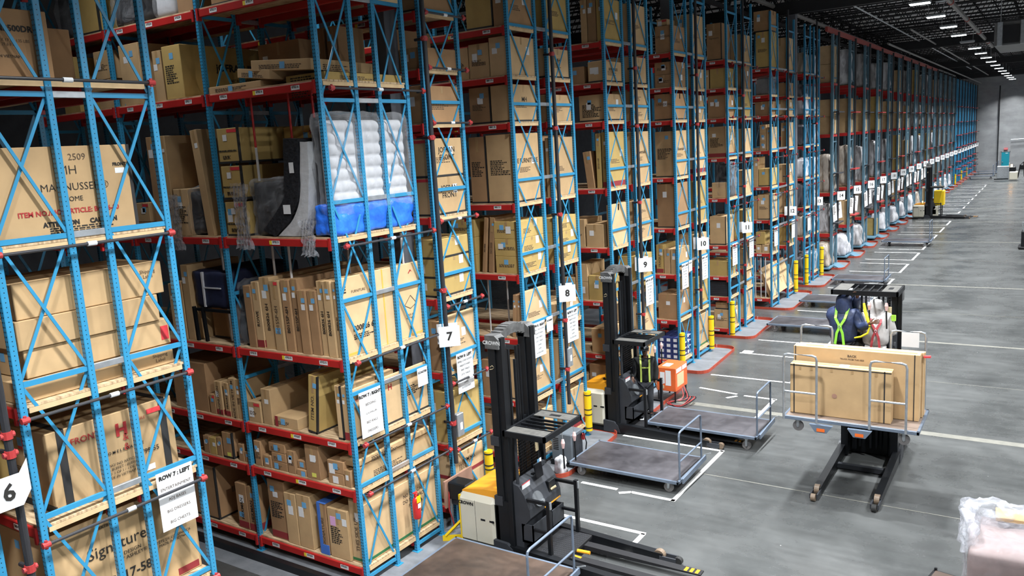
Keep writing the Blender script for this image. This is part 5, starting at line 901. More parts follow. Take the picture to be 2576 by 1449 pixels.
for i, (m_, a) in enumerate(((REDD, 0), (BLACK, .05), (REDD, .12), (BLACK, .16))): B().tube(smooth([(.95, 10.9 + a, .35), (1.05 + a, 10.7, .08), (.8, 10.3 + a, .03), (1.2, 10.25 - a, .03), (1.3 + a, 10.6, .16), (1.1, 10.95, .05), (.9, 11.1, .04)]), .013, 7).build('cable', m_, t)
t = thing('battery_charger', (.1, 2.1, .3), 'black battery charger on a plywood board behind the near truck', 'battery charger')
B().box(.10, .50, 2.05, 2.35, .66, .98, .02).build('cabinet', BLACK, t); B().box(.06, .095, 1.98, 2.8, .5, 1.0).build('backing_board', COIL, t); B().box(.12, .4, 2.1, 2.3, .55, .66).build('shelf', DGREY, t); B().tube([(.12, 2.06, .8), (.14, 2.0, .5), (.2, 2.05, .15)], .012, 7).build('cable', REDD, t); B().box(.1, .14, 2.08, 2.12, 0, .66).box(.1, .14, 2.3, 2.34, 0, .66).build('stand', GALV, t)
o = B().bar((.15, 1.75, .03), (.62, 2.05, .03), .012, .16).bar((.2, 1.78, .1), (.6, 2.03, .55), .04, .04).box(.56, .6, 1.76, 1.8, 0, .95).build('yellow_bracket', YEL, None, (.3, 1.85, 0)); tag(o, 'yellow steel corner guard on the floor behind the near truck', 'corner guard')
# ---------------------------------------------------------------- order pickers; local +x runs towards the forks
def cplate(b, prof, y0, y1): return b.prism(prof, y0, y1)
def picker(loc, rot, lb, lift=0.0, beacon='amber', mt=0.0):
    t = thing('order_picker_truck', loc, lb, 'order picker truck', 'order picker trucks', rot, True)
    b = B(); b.box(-.08, .74, -.58, .57, .10, 1.0, .09).build('power_unit', CREAM, t)
    B().box(-.08, .74, -.58, .57, .03, .11).build('skirt', BLACK, t)
    B().prism([(-.0, .98), (.74, .98), (.74, 1.12), (.45, 1.11), (.06, 1.045), (.0, 1.02)], -.49, .49).build('power_unit_cover', ORNG, t)
    B().box(.315, .32, -.582, -.58, .14, .92).build('panel_seam', BLACK, t)
    for a in (.42, .60): B().box(a, a + .1, -.583, -.57, .58, .62, .01).build('vent_slot', BLACK, t)
    text(t, 'CROWN', (.13, -.584, .84), FR, .08, BLACK, .004, name='maker_lettering'); text(t, 'CROWN', (-.003, 0, .75), (PI / 2, 0, -PI / 2), .09, BLACK, .004, name='maker_lettering')
    be = B().cyl((.5, .0, 1.10), (.5, 0, 1.13), .09, 16).build('beacon_base', BLACK, t); B().cyl((.5, 0, 1.13), (.5, 0, 1.24), .035, 12).build('beacon', {'amber': BEAC, 'yellow': YEL, 'lit': BEACON}[beacon], be)
    B().box(.70, .78, -.54, .54, .03, .9).build('mast_shroud', BLACK, t); B().box(.72, 1.06, -.54, -.40, .03, 1.0).build('mast_footing', BLACK, t); B().box(.72, 1.06, .40, .54, .03, 1.0).build('mast_footing', BLACK, t)
    for s_ in (-1, 1):
        b = B(); a, c = sorted((s_ * .53, s_ * .36)); b.box(.76, .90, a, c, .1, 3.78 + mt, .008); b.box(.90, .96, a + .03, c - .02, .1, 3.72 + mt).box(.96, 1.03, a + .01, c - .05, .1, 3.78 + mt)
        b.build('mast_rail', BLACK, t)
        for zb in (1.96, .92): B().box(.72, .88, s_ * .47 - .08, s_ * .47 + .08, zb, zb + .16).build('mast_bracket', DGREY, t)
    b = B(); prof = [(.74, 3.60 + mt), (1.0, 3.60 + mt), (1.0, 3.76 + mt), (.93, 3.82 + mt), (.74, 3.82 + mt)]; b.prism(prof, -.56, -.36).prism(prof, .36, .56)
    n_ = 8
    for i in range(n_):
        y0 = -.36 + .72 * i / n_; y1 = y0 + .72 / n_; q = lambda y: mt + .09 * (1 - (y / .36) ** 2); b.prism([(.74, 3.66 + q((y0 + y1) / 2)), (.92, 3.66 + q((y0 + y1) / 2)), (.92, 3.82 + q((y0 + y1) / 2) * 1), (.74, 3.82 + q((y0 + y1) / 2) * 1)], y0, y1)
    b.build('mast_crosshead', mat('dusty_grey_steel', (.10, .10, .10), .5, nscale=8, namp=.4), t); text(t, 'CROWN', (.87, -.564, 3.70 + mt), FR, .085, INKW, .003, name='maker_lettering')
    e = B(); e.tube([(.82, -.565, 3.30), (.86, -.565, 3.33), (.90, -.565, 3.30), (.86, -.565, 3.27), (.81, -.565, 3.26)], .006, 5).build('maker_emblem', LTAN, t)
    b = B()
    for yy in (-.2, -.12, .12, .2): b.box(.86, .9, yy - .02, yy + .02, .2, 3.5)
    b.cyl((.92, 0, .2), (.92, 0, 3.3 + mt), .03, 10).build('lift_chains', BLACK, t)
    B().box(.80, .86, -.36, .36, 2.0, 2.22).box(.8, .86, -.36, .36, 1.0, 1.2).build('mast_crossmember', BLACK, t)
    if lift:
        b = B()
        for s_ in (-1, 1): b.box(.88, .96, s_ * .30 - .04, s_ * .30 + .04, .15, 3.78 + mt)
        b.build('inner_mast_rail', BLACK, t)
    for s_ in (-1, 1):
        a = s_ * .52; b = B(); b.prism([(.75, .02), (3.15, .02), (3.25, .06), (3.25, .15), (.75, .26)], a - .065, a + .065).build('outrigger_leg', BLACK, t)
        wv = B(); wv.cyl((3.18, a - .045, .10), (3.18, a + .045, .10), .095, 18).build('load_wheel', TANW, t); B().box(3.20, 3.48, a - .075, a - .05, .03, .12).box(3.2, 3.48, a + .05, a + .075, .03, .12).build('wheel_fork', DGREY, t)
        B().cyl((3.50, a - .04, .07), (3.50, a + .04, .07), .068, 16).build('guide_wheel', RUBBER if s_ > 0 else TANW, t)
        B().prism([(.68, .03), (1.1, .03), (1.05, .2), (.95, .28), (.68, .30)], a + s_ * .03 - .05, a + s_ * .03 + .05).build('step_guard', DGREY, t)
    B().box(1.72, 1.82, -.46, .46, .03, .12).build('leg_crossbar', DGREY, t)
    L = lift
    B().box(1.03, 1.98, -.57, .57, .14 + L, .20 + L, .01).build('operator_platform', DARKST, t)
    b = B()
    for i in range(14):
        for j in range(18): b.box(1.5 + i * .033, 1.512 + i * .033, -.53 + j * .062, -.50 + j * .062, .20 + L, .204 + L)
    b.build('platform_tread', DGREY, t)
    B().box(1.6, 1.98, -.55, .55, .05 + L, .14 + L).build('platform_skirt', BLACK, t)
    fe = 4.0 if not L else 3.40
    for s_ in (-1, 1): B().prism([(1.95, .06 + L), (3.1, .09 + L), (fe, .11 + L), (fe, .13 + L), (1.95, .15 + L)], s_ * .24 - .075, s_ * .24 + .075).build('fork', DARKST, t)
    for s_ in (-1, 1):
        for q in range(3 if not L else 0): B().box(3.72 + q * .09, 3.77 + q * .09, s_ * .24 - .06, s_ * .24 + .06, .129 + L, .134 + L).build('fork_tip_mark', ORNG, t)
    # console
    B().prism([(1.04, .22 + L), (1.22, .22 + L), (1.24, .62 + L), (1.38, .78 + L), (1.37, .92 + L), (1.28, 1.16 + L), (1.18, 1.30 + L), (1.04, 1.34 + L)], -.50, .50).build('control_console', DGREY, t)
    b = B(); b.box(1.20, 1.42, -.50, -.48, .34 + L, .66 + L).box(1.20, 1.42, .48, .50, .34 + L, .66 + L).box(1.40, 1.42, -.5, .5, .34 + L, .66 + L).box(1.20, 1.42, -.5, .5, .34 + L, .38 + L).box(1.2, 1.42, .1, .12, .34 + L, .66 + L).build('storage_bin', DGREY, t)
    b = B(); b.cyl((1.30, -.2, .98 + L), (1.37, -.2, 1.01 + L), .13, 20).build('steering_tiller', mat('mid_grey_plastic', (.13, .14, .15), .35), t); B().cyl((1.37, -.12, .94 + L), (1.42, -.12, .96 + L), .028, 12).build('tiller_knob', GALV, t)
    B().box(1.28, 1.355, .16, .38, .95 + L, 1.16 + L, .01).build('control_recess', BLACK, t); B().tube([(1.35, .22, 1.0 + L), (1.41, .30, 1.04 + L)], .022, 8).build('control_handle', LTAN, t)
    B().bar((1.27, .02, 1.28 + L), (1.24, .02, 1.52 + L), .02, .22).build('tablet_screen', SCR, t); B().cyl((1.12, 0, 1.32 + L), (1.25, .02, 1.36 + L), .02, 8).build('screen_arm', BLACK, t)
    plate('warning_label', WHT, t, 'S', -.46, -.22, 1.22 + L, 1.31 + L, 1.225); plate('warning_label', REDST, t, 'S', -.46, -.22, 1.31 + L, 1.325 + L, 1.225)
    B().bar((1.385, -.05, .79 + L), (1.385, .46, .79 + L), .01, .02).build('accent_stripe', ORNG, t)
    for i, yy in enumerate((.20, .27)): plate('key_tag', (BLU, WHT)[i], t, 'S', yy, yy + .06, 1.40 + L, 1.50 + L, 1.122)
    B().box(1.05, 1.12, .18, .46, 1.34 + L, 1.40 + L).build('tray', DGREY, t); B().box(1.03, 1.05, .30, .38, 1.6 + L, 1.82 + L).build('document_pouch', LTAN, t)
    # carriage posts, mesh and overhead guard
    for s_ in (-1, 1): B().box(1.0, 1.08, s_ * .53 - .035, s_ * .53 + .035, .2 + L, 2.2 + L, .006).build('carriage_post', BLACK, t)
    b = B()
    for i in range(17): b.box(1.035, 1.041, -.36 + i * .045, -.355 + i * .045, 1.34 + L, 2.12 + L)
    for i in range(16): b.box(1.035, 1.041, -.36, .36, 1.34 + i * .052 + L, 1.345 + i * .052 + L)
    b.build('mesh_screen', BLACK if not L else DGREY, t)
    B().cyl((1.12, -.42, 1.32 + L), (1.12, -.42, 2.1 + L), .028, 10).build('grab_bar', DGREY, t)
    g = B(); g.box(1.0, 1.80, -.60, -.565, 2.17 + L, 2.26 + L).box(1.0, 1.80, .565, .60, 2.17 + L, 2.26 + L).box(1.0, 1.04, -.6, .6, 2.17 + L, 2.26 + L).box(1.76, 1.80, -.6, .6, 2.17 + L, 2.26 + L)
    for i in range(4): g.box(1.0, 1.78, -.24 + i * .145, -.215 + i * .145, 2.2 + L, 2.24 + L)
    go = g.build('overhead_guard', BLACK, t)
    B().box(1.03, 1.77, -.57, -.31, 2.245 + L, 2.255 + L).box(1.03, 1.77, .30, .57, 2.245 + L, 2.255 + L).build('guard_panel', mat('dusty_black_panel', (.085, .082, .075), .85, nscale=14, namp=.25), go)
    B().box(1.3, 1.5, .38, .46, 2.255 + L, 2.258 + L).build('panel_grille', BLACK, go)
    for yy in (-.05, .33) if not L else (.1, .4):
        b = B().tube([(1.79, yy, 2.16 + L), (1.80, yy, 2.05 + L)], .006, 6).build('tether', GALV, go); B().tube([(1.80, yy, 2.05 + L), (1.80, yy, 1.99 + L), (1.80, yy, 1.90 + L)], [.02, .035, .02], 10).build('retractor', mat('pink_white_plastic', (.75, .5, .48), .4), b)
        B().tube([(1.8, yy, 1.9 + L), (1.8, yy + .01, 1.55 + L)], .014, 6).build('strap', BLACK, b)
    if not L or True:                                              # hinged side gates
        for s_ in (-1, 1):
            b = B(); yy = s_ * .46; b.box(1.68, 1.74, yy - .03, yy + .03, .2 + L, 1.14 + L).bar((1.06, yy, 1.08 + L), (1.7, yy, 1.08 + L), .05, .05).bar((1.06, yy, .58 + L), (1.7, yy, .58 + L), .045, .045).build('side_gate', BLACK, t)
            B().box(1.69, 1.76, yy - .02, yy + .02, 1.0 + L, 1.12 + L).build('gate_latch', GALV, t)
    return t
picker((.60, 2.32, 0), 0, 'cream and orange order picker truck empty in the aisle beside the ROW 8 : LEFT notice')
picker((-.45, 8.42, 0), 0, 'cream and orange order picker truck whose worker stands beside the orange charger', 0, 'yellow')
picker((.65, 56.2, 0), 0, 'distant order picker truck with glowing amber beacon and yellow cases', 0, 'lit')
TR3 = (5.93, 9.62, 0); picker(TR3, -PI / 2, 'order picker truck with raised platform carrying two riders and a loaded cart', 1.40, 'amber', -.27)
o = B().box(1.9, 2.55, 55.8, 56.6, .95, 1.98, .03).build('yellow_case_stack', YEL, None, (2.2, 56, .95)); tag(o, 'bright yellow bundle carried on the distant truck', 'bundle')
o = B().box(1.85, 2.2, 55.7, 56.1, .20, .9, .03).build('pale_box', CREAM, None, (2, 56, .2)); tag(o, 'pale box on the platform of the distant truck', 'box')
o = B().cyl((2.5, 2.12, .13), (2.74, 2.1, .13), .03, 10).cyl((2.5, 2.25, .16), (2.8, 2.28, .16), .03, 10).build('yellow_grip', ORNG, None, (2.6, 2.2, .1)); tag(o, 'pair of orange-yellow grips between the near truck forks', 'grip')
# ---------------------------------------------------------------- flat carts
def cart(x0, x1, y0, y1, z, lb, deck=None, handles=('R',), hh=.95, wheels=True, ang=0, inset=.12, bright=False):
    cx, cy = (x0 + x1) / 2, (y0 + y1) / 2; t = thing('platform_cart', (cx, cy, z - .3 if z > .5 else 0), lb, 'platform cart', 'flat platform carts', ang, True)
    a, c = (x1 - x0) / 2, (y1 - y0) / 2; zz = z - (z - .3 if z > .5 else 0)
    B().box(-a + .02, a - .02, -c + .02, c - .02, zz - .02, zz + .0, 0).build('deck', deck or CARTD, t)
    B().box(-a, a, -c, -c + .045, zz - .06, zz + .003, .006).box(-a, a, c - .045, c, zz - .06, zz + .003, .006).box(-a, -a + .045, -c, c, zz - .06, zz + .003, .006).box(a - .045, a, -c, c, zz - .06, zz + .003, .006).build('frame', BGREY, t)
    for sx in (-1, 1):
        for sy in (-1, 1):
            X = sx * (a - .25); Y = sy * (c - .13); w_ = B(); w_.cyl((X, Y - .022, .095), (X, Y + .022, .095), .095, 20).build('caster_wheel', mat('grey_wheel', (.22, .21, .21), .5), t)
            B().box(X - .05, X + .05, Y - .045, Y + .045, zz - .1, zz - .075).box(X - .025, X + .025, Y - .04, Y - .03, .09, zz - .09).box(X - .025, X + .025, Y + .03, Y + .04, .09, zz - .09).cyl((X, Y - .05, .095), (X, Y + .05, .095), .018, 10).build('caster_fork', GALV, t)
    r = .02
    for h_ in handles:
        if h_ in 'RL':
            X = (a - .02) * (1 if h_ == 'R' else -1); ya, yb = -c + inset, c - inset
            b = B().tube([(X, ya, zz - .06), (X, ya, zz + hh - .08), (X, ya + .02, zz + hh - .02), (X, ya + .08, zz + hh), (X, yb - .08, zz + hh), (X, yb - .02, zz + hh - .02), (X, yb, zz + hh - .08), (X, yb, zz - .06)], r, 10).tube([(X, ya, zz + hh * .38), (X, yb, zz + hh * .38)], r * .85, 10)
            b.build('push_handle', BGREY, t)
            if h_ == 'R': B().bar((X + .06, ya, zz - .02), (X + .09, yb, zz + .06), .03, .10).build('tow_bar', BGREY, t); B().cyl((X + .05, yb, zz + .1), (X + .2, yb, zz + .16), .012, 8).build('tow_pin', GALV, t)
        else:       # short loops along the long sides: n near, f far; position letter given
            pos = {'n': (-a + .18, -c), 'm': (a - .18 - .45, -c), 'f': (-a + .17, c), 'g': (a - .08 - .42, c)}[h_]; X, Y = pos; w2 = .42; hh = 1.18 if h_ in 'nm' else 1.44
            B().tube([(X - .16, Y, zz - .06), (X - .16, Y, zz + hh - .08), (X - .14, Y, zz + hh - .02), (X - .08, Y, zz + hh), (X + w2 - .08, Y, zz + hh), (X + w2 - .02, Y, zz + hh - .02), (X + w2, Y, zz + hh - .08), (X + w2, Y, zz - .06)], .022, 10).tube([(X - .16, Y, zz + hh * .4), (X + w2, Y, zz + hh * .4)], .019, 10).build('side_rail', GALV, t)
    return t
cart(.72, 3.14, 5.24, 6.64, .28, 'flat cart with one handle parked in the tape bay below sign 8')
cart(1.25, 3.80, 7.98, 9.22, .34, 'flat cart riding on the forks before the standing worker')
cart(.60, 3.00, .05, 1.56, .28, 'brown-decked flat cart at the lower frame edge beside the near truck', CARTB)
cart(.85, 3.3, 18.9, 20.25, .28, 'low flat cart without visible handle, parked below sign 11', handles=()); cart(.85, 3.3, 23.2, 24.5, .28, 'low flat cart partly hidden by the raised rider, below sign 12', handles=())
cart(.95, 3.1, 28.2, 29.5, .28, 'flat cart with handle parked below sign 13', handles=('R',)); cart(.9, 3.35, 41.0, 42.3, .30, 'dark flat cart with handle parked below sign 16', handles=('R',), hh=1.1)
for i, yy in enumerate((98.5, 104, 108.5)): cart(.6 + i * .1, 3.2, yy, yy + 1.3, .4, 'grey cart with tall handle near the far wall, ' + ['first', 'second', 'last'][i] + ' before it', handles=('R', 'L'), hh=1.2)
cart(4.86, 7.14, 6.12, 7.42, 1.58, 'cart carried high on forks with four rail loops and leaning cartons', mat('worn_tan_deck', (.20, .15, .12), .6), ('n', 'm', 'f', 'g'), 1.12)
z = 1.585; GC = 'flat cartons riding on the raised cart'
o = carton(4.94, 6.66, 6.34, 6.58, z, z + .94, 0, 'shorter flat carton at the front of the raised cart', GC, ''); B().box(5.0, 5.02, 6.335, 6.34, z, z + .94).box(6.54, 6.56, 6.335, 6.34, z, z + .94).box(4.94, 6.66, 6.335, 6.34, z + .91, z + .925).build('strapping', BLKE, o)
plate('white_tape', WHT, o, 'T', 5.78, 5.94, 6.36, 6.56, z + .943); plate('packing_tape', TAPE, o, 'T', 4.95, 6.65, 6.44, 6.49, z + .942)
for xx in (5.1, 5.3, 5.65, 6.0, 6.4): plate('tape_tab', TAPE, o, 'F', xx, xx + .04, z + .84, z + .90, 6.338)
B().cyl((5.72, 6.336, z + .40), (5.72, 6.34, z + .40), .045, 16).build('round_stamp', COIL, o)
o = carton(4.92, 7.06, 6.66, 6.88, z, z + 1.20, 0, 'taller flat carton marked BACK standing behind the shorter one', GC, ''); text(o, 'BACK', (5.95, 6.655, z + 1.08), FR, .06, FADE, .002); text(o, 'TRUCK FROM THIS SIDE', (5.95, 6.655, z + 1.02), FR, .038, FADE, .001)
B().box(4.95, 4.965, 6.655, 6.66, z, z + 1.2).box(6.97, 6.985, 6.655, 6.66, z, z + 1.2).build('strapping', BLKE, o); plate('packing_tape', TAPE, o, 'T', 4.95, 7.0, 6.76, 6.81, z + 1.202); plate('white_tape', WHT, o, 'T', 5.45, 5.5, 6.68, 6.86, z + 1.203); plate('paper', WHT, o, 'T', 4.98, 5.12, 6.68, 6.86, z + 1.203)
o = carton(4.96, 7.09, 6.90, 7.0, z, z + 1.19, 3, 'tall flat carton hidden behind the one marked BACK', GC, ''); o2 = carton(5.1, 7.1, 7.02, 7.1, z, z + 1.17, 0, 'rearmost thin carton standing on the raised cart', GC, '')
o = B().bar((7.09, 6.9, z + 1.12), (7.2, 6.9, z + 1.13), .03, .06).build('red_ribbon', REDST, None, (7.2, 6.9, z + 1)); tag(o, 'bit of red ribbon tied at the corner of the raised cart load', 'ribbon')
o = B().box(6.66, 6.95, 7.40, 7.41, z + 1.15, z + 1.42).build('white_placard', WHT, None, (6.8, 7.4, z)); tag(o, 'white placard hung in the rear rail loop of the raised cart', 'placard')
b = B()
for xx in (5.55, 6.2): b.prism([(xx - .2, 1.50), (xx + .2, 1.50), (xx + .1, 1.36), (xx - .1, 1.36)], 6.05, 6.12)
o = b.build('fork_pocket', BGREY, None, (5.9, 6.1, 1.4)); tag(o, 'pair of blue-grey fork pockets beneath the raised cart edge', 'fork pockets')
for xx in (5.55, 6.2): plate('orange_reflector', CONE, o, 'F', xx - .07, xx + .07, 1.38, 1.44, 6.045)
# pallet truck at the far end
t = thing('pallet_truck', (4.9, 95, 0), 'distant ride-on pallet truck with lit beacon before the teal door', 'pallet truck')
B().box(4.9, 5.7, 94.6, 95.8, .1, 1.0, .08).build('body', CREAM, t); B().box(3.5, 5.0, 94.8, 95.6, .15, .25).build('forks', BLACK, t); B().box(4.9, 5.5, 94.7, 95.7, 1.0, 1.5, .05).build('operator_console', BLACK, t); B().cyl((5.1, 95.0, 1.5), (5.1, 95.0, 1.75), .09, 12).build('beacon', BEACON, t)
B().tube([(5.7, 95, .3), (5.9, 95, 1.7), (6.2, 95.2, 2.0), (6.3, 95.2, .4)], .06, 8).build('backrest_frame', BLACK, t); B().box(4.85, 4.9, 94.6, 95.8, .2, 1.9).build('load_guard', GALV, t)
o = B().box(3.75, 4.85, 94.9, 95.5, .26, 1.6, .02).build('grey_carton', CARD[3] if False else GALV, None, (4.2, 95, .26)); tag(o, 'grey box standing on the distant pallet truck forks', 'box')
# wrapped rose-brown sofa, lower corner, and the dark object beside it
t = thing('wrapped_sofa', (8.72, 3.3, 0), 'rose-brown sofa on end wrapped in shiny plastic at the lower frame corner', 'sofa', None, .06, True)
lumpy(B(), -.62, .9, -.32, .92, .12, 1.16, 16, .08, .04, 2.6, 1.5).build('upholstery', MROSE, t, smooth=True)
lumpy(B(), -.66, .94, -.36, .96, .1, 1.24, 22, .10, .06, 3.6, 7.5).build('plastic_wrap', m_film('tight_plastic_film', (.6, .6, .65), .0, .07, 2.5), t, smooth=True)
b = lumpy(B(), -.72, .2, .58, 1.02, 1.08, 1.40, 12, .12, .10, 5, 3.3); b.build('bunched_plastic', FILMW, t, smooth=True)
lumpy(B(), -.72, -.5, -.1, 1.0, 1.0, 1.34, 10, .1, .1, 5, 6.3).build('bunched_plastic', FILMW, t, smooth=True)
B().box(-.3, .9, .6, .94, 1.22, 1.29, .01).build('carton_lid', CARD[0], t); B().tube([(.12, -.45, .1), (.02, -.43, .7), (.2, -.4, 1.2), (.3, .2, 1.28)], .012, 8).build('white_cord', WHT, t)
t = thing('black_trolley', (8.02, 2.88, 0), 'black steel trolley frame just entering at the bottom edge beside the wrapped sofa', 'trolley', None, -.2, True)
B().box(-.3, .35, -.7, .0, .74, .80, .01).build('top_shelf', BLACK, t)
for xx in (-.28, .31):
    for yy in (-.68, -.04): B().box(xx, xx + .03, yy, yy + .03, .0, .84).build('leg', BLACK, t)
B().box(-.26, .31, -.66, -.04, .80, .81).build('shelf_liner', CARTB, t)
for i, (xx, yy) in enumerate([(8.6, 11.5), (8.9, 17.5)]):
    pass
o = B().box(.95, 1.25, 29.9 - 14, 30.15 - 14, .003, .02).build('paper_scrap', WHT, None, (1.1, 16, 0)); tag(o, 'scrap of pale paper on the dusty floor strip below sign 10', 'paper scrap')

t = thing('parked_machine', (7.75, 41.0, 0), 'black machine just entering the frame edge halfway down the aisle', 'machine')
B().box(7.62, 8.5, 40.6, 41.6, .12, .95, .05).build('body', BLACK, t); B().box(7.5, 8.5, 40.5, 41.7, .04, .14, .02).build('base_frame', DARKST, t); B().tube([(7.7, 40.7, .95), (7.65, 40.7, 1.4), (8.0, 40.7, 1.45), (8.1, 40.7, .95)], .03, 8).build('handle', GALV, t)
# ---------------------------------------------------------------- people
def skin(name, nodes, edges, m, parent, sub=2, loc=(0, 0, 0)):
    ks = list(nodes); me = bpy.data.meshes.new(name); me.from_pydata([nodes[k][0] for k in ks], [(ks.index(a), ks.index(b)) for a, b in edges], [])
    o = bpy.data.objects.new(name, me); COL.objects.link(o); md = o.modifiers.new('s', 'SKIN'); md.use_smooth_shade = True
    sv = me.skin_vertices[0].data
    for i, k in enumerate(ks):
        r = nodes[k][1]; sv[i].radius = r if isinstance(r, tuple) else (r, r); sv[i].use_root = (i == 0)
    o.modifiers.new('u', 'SUBSURF').levels = sub
    dg = bpy.context.evaluated_depsgraph_get(); e = o.evaluated_get(dg); m2 = bpy.data.meshes.new_from_object(e); m2.name = name
    bpy.data.objects.remove(o); m2.materials.clear(); m2.materials.append(m)
    for p in m2.polygons: p.use_smooth = True; p.material_index = 0
    q = bpy.data.objects.new(name, m2); COL.objects.link(q)
    if parent: q.parent = parent
    q.location = loc; ORG[q.name] = (0, 0, 0); return q
def hand(nodes, edges, wr, pre, d, side, curl=.4):
    """palm, four unequal fingers and a thumb; d = direction of the fingers, side = sideways axis towards the thumb"""
    w_ = Vector(nodes[wr][0]); d = Vector(d).normalized(); s = Vector(side); s = (s - d * s.dot(d)).normalized(); n_ = d.cross(s)
    p = w_ + d * .055; nodes[pre + 'p'] = (tuple(p), (.034, .02)); edges.append((wr, pre + 'p'))
    for i, (off, L) in enumerate(((.030, .072), (.010, .082), (-.011, .075), (-.031, .058))):
        a = p + d * .042 + s * off; b = a + d * L * .5 - n_ * curl * L * .3; c = b + d * L * (.5 - curl * .35) - n_ * curl * L * .6
        for q, v, r in (('a', a, .011), ('b', b, .0095), ('c', c, .008)): nodes[pre + str(i) + q] = (tuple(v), r)
        edges += [(pre + 'p', pre + str(i) + 'a'), (pre + str(i) + 'a', pre + str(i) + 'b'), (pre + str(i) + 'b', pre + str(i) + 'c')]
    a = w_ + d * .03 + s * .035; b = a + d * .03 + s * .022 - n_ * .01; c = b + d * .026 + s * .004 - n_ * .014
    for q, v, r in (('t', a, .013), ('u', b, .0105), ('v', c, .009)): nodes[pre + q] = (tuple(v), r)
    edges += [(wr, pre + 't'), (pre + 't', pre + 'u'), (pre + 'u', pre + 'v')]
def figure(loc, rot, label, J, coat, trous, armL, armR, lean=(0, 0), hood=None, cap=False, harness=None, bulk=1.0, legs='stand', sc=1.0, coatlen=.86, mitt=None):
    """J unused extra joints; arms are (elbow, wrist, finger dir, thumb dir) in figure space; figure faces -y"""
    lx, ly = lean; C_ = lambda z: (lx * max(0, z - .95) / .55, ly * max(0, z - .95) / .55)
    P = lambda x, y, z: (x + C_(z)[0], y + C_(z)[1], z)
    body = {'pel': (P(0, 0, .95), (.13, .10)), 'wst': (P(0, .0, 1.10), (.12, .09)), 'ch': (P(0, .0, 1.30), (.15, .11)), 'nb': (P(0, .01, 1.46), (.07, .065)), 'nk': (P(0, -.005, 1.53), .052), 'jaw': (P(0, -.03, 1.585), (.062, .07)), 'hd': (P(0, -.01, 1.66), (.078, .095)), 'top': (P(0, .0, 1.73), (.060, .075))}
    E = [('pel', 'wst'), ('wst', 'ch'), ('ch', 'nb'), ('nb', 'nk'), ('nk', 'jaw'), ('jaw', 'hd'), ('hd', 'top')]
    A = {}
    for s_, n_, arm in ((1, 'L', armL), (-1, 'R', armR)):
        sh = P(s_ * .185 * (1 + .12 * (bulk - 1)), 0, 1.42); body['sh' + n_] = (sh, .055); body['el' + n_] = (arm[0], .042); body['wr' + n_] = (arm[1], (.03, .024)); E += [('ch', 'sh' + n_), ('sh' + n_, 'el' + n_), ('el' + n_, 'wr' + n_)]
        hand(body, E, 'wr' + n_, 'h' + n_, arm[2], arm[3], arm[4] if len(arm) > 4 else .4); A[n_] = (sh, arm[0], arm[1])
        k = [(s_ * .10, -.02, .51), (s_ * .11, .02, .10), (s_ * .12, -.13, .05)] if legs == 'stand' else [(s_ * .13, -.10, .52), (s_ * .13, .04, .10), (s_ * .14, -.1, .05)]
        body['hp' + n_] = ((s_ * .09, 0, .90), .085); body['kn' + n_] = (k[0], .056); body['an' + n_] = (k[1], .036); body['to' + n_] = (k[2], (.035, .025)); E += [('pel', 'hp' + n_), ('hp' + n_, 'kn' + n_), ('kn' + n_, 'an' + n_), ('an' + n_, 'to' + n_)]
        A['leg' + n_] = k
    o = skin('person', body, E, SKIN, None, 2); o.location = loc; o.rotation_euler = (0, 0, rot); o.scale = (sc, sc, sc); ORG[o.name] = (0, 0, 0); tag(o, label, 'person')
    # face
    hx, hy = C_(1.66)
    f = B()
    for s_ in (-1, 1): f.cyl((hx + s_ * .031, hy - .108, 1.655), (hx + s_ * .031, hy - .098, 1.655), .011, 10)
    f.build('eyes', mat('eye_white', (.45, .42, .40), .3, namp=0), o)
    f = B()
    for s_ in (-1, 1): f.cyl((hx + s_ * .031, hy - .111, 1.655), (hx + s_ * .031, hy - .107, 1.655), .006, 8)
    f.build('pupils', BLACK, o); f = B(); f.tube([(hx, hy - .10, 1.665), (hx, hy - .122, 1.628), (hx, hy - .10, 1.618)], [.008, .015, .012], 8).build('nose', SKIN, o, smooth=True)
    B().tube([(hx - .025, hy - .098, 1.592), (hx, hy - .106, 1.590), (hx + .025, hy - .098, 1.592)], [.004, .008, .004], 8).build('mouth', mat('lip', (.17, .06, .05), .5, namp=0), o)
    for s_ in (-1, 1): B().tube([(hx + s_ * .078, hy + .0, 1.68), (hx + s_ * .09, hy + .012, 1.66), (hx + s_ * .08, hy + .0, 1.625)], [.010, .016, .009], 8).build('ear', SKIN, o, smooth=True)
    # clothes
    bk = bulk
    c = {'a': (P(0, 0, coatlen), (.175 * bk, .135 * bk)), 'b': (P(0, 0, 1.08), (.165 * bk, .13 * bk)), 'c': (P(0, 0, 1.28), (.18 * bk, .14 * bk)), 'd': (P(0, .01, 1.43), (.125 * bk, .10 * bk)), 'e': (P(0, .0, 1.50), (.075, .07))}
    CE = [('a', 'b'), ('b', 'c'), ('c', 'd'), ('d', 'e')]
    for n_ in 'LR':
        sh, el, wr = A[n_]; w2 = tuple(el[i] + (wr[i] - el[i]) * .93 for i in range(3)); md = tuple((sh[i] + el[i]) / 2 for i in range(3))
        c['s' + n_] = (sh, .078 * bk); c['m' + n_] = (md, .07 * bk); c['l' + n_] = (el, .062 * bk); c['w' + n_] = (w2, .043 * bk); CE += [('d', 's' + n_), ('s' + n_, 'm' + n_), ('m' + n_, 'l' + n_), ('l' + n_, 'w' + n_)]
    skin('jacket', c, CE, coat, o, 2)
    tr = {'p': ((0, 0, .93), (.15, .12))}; TE = []
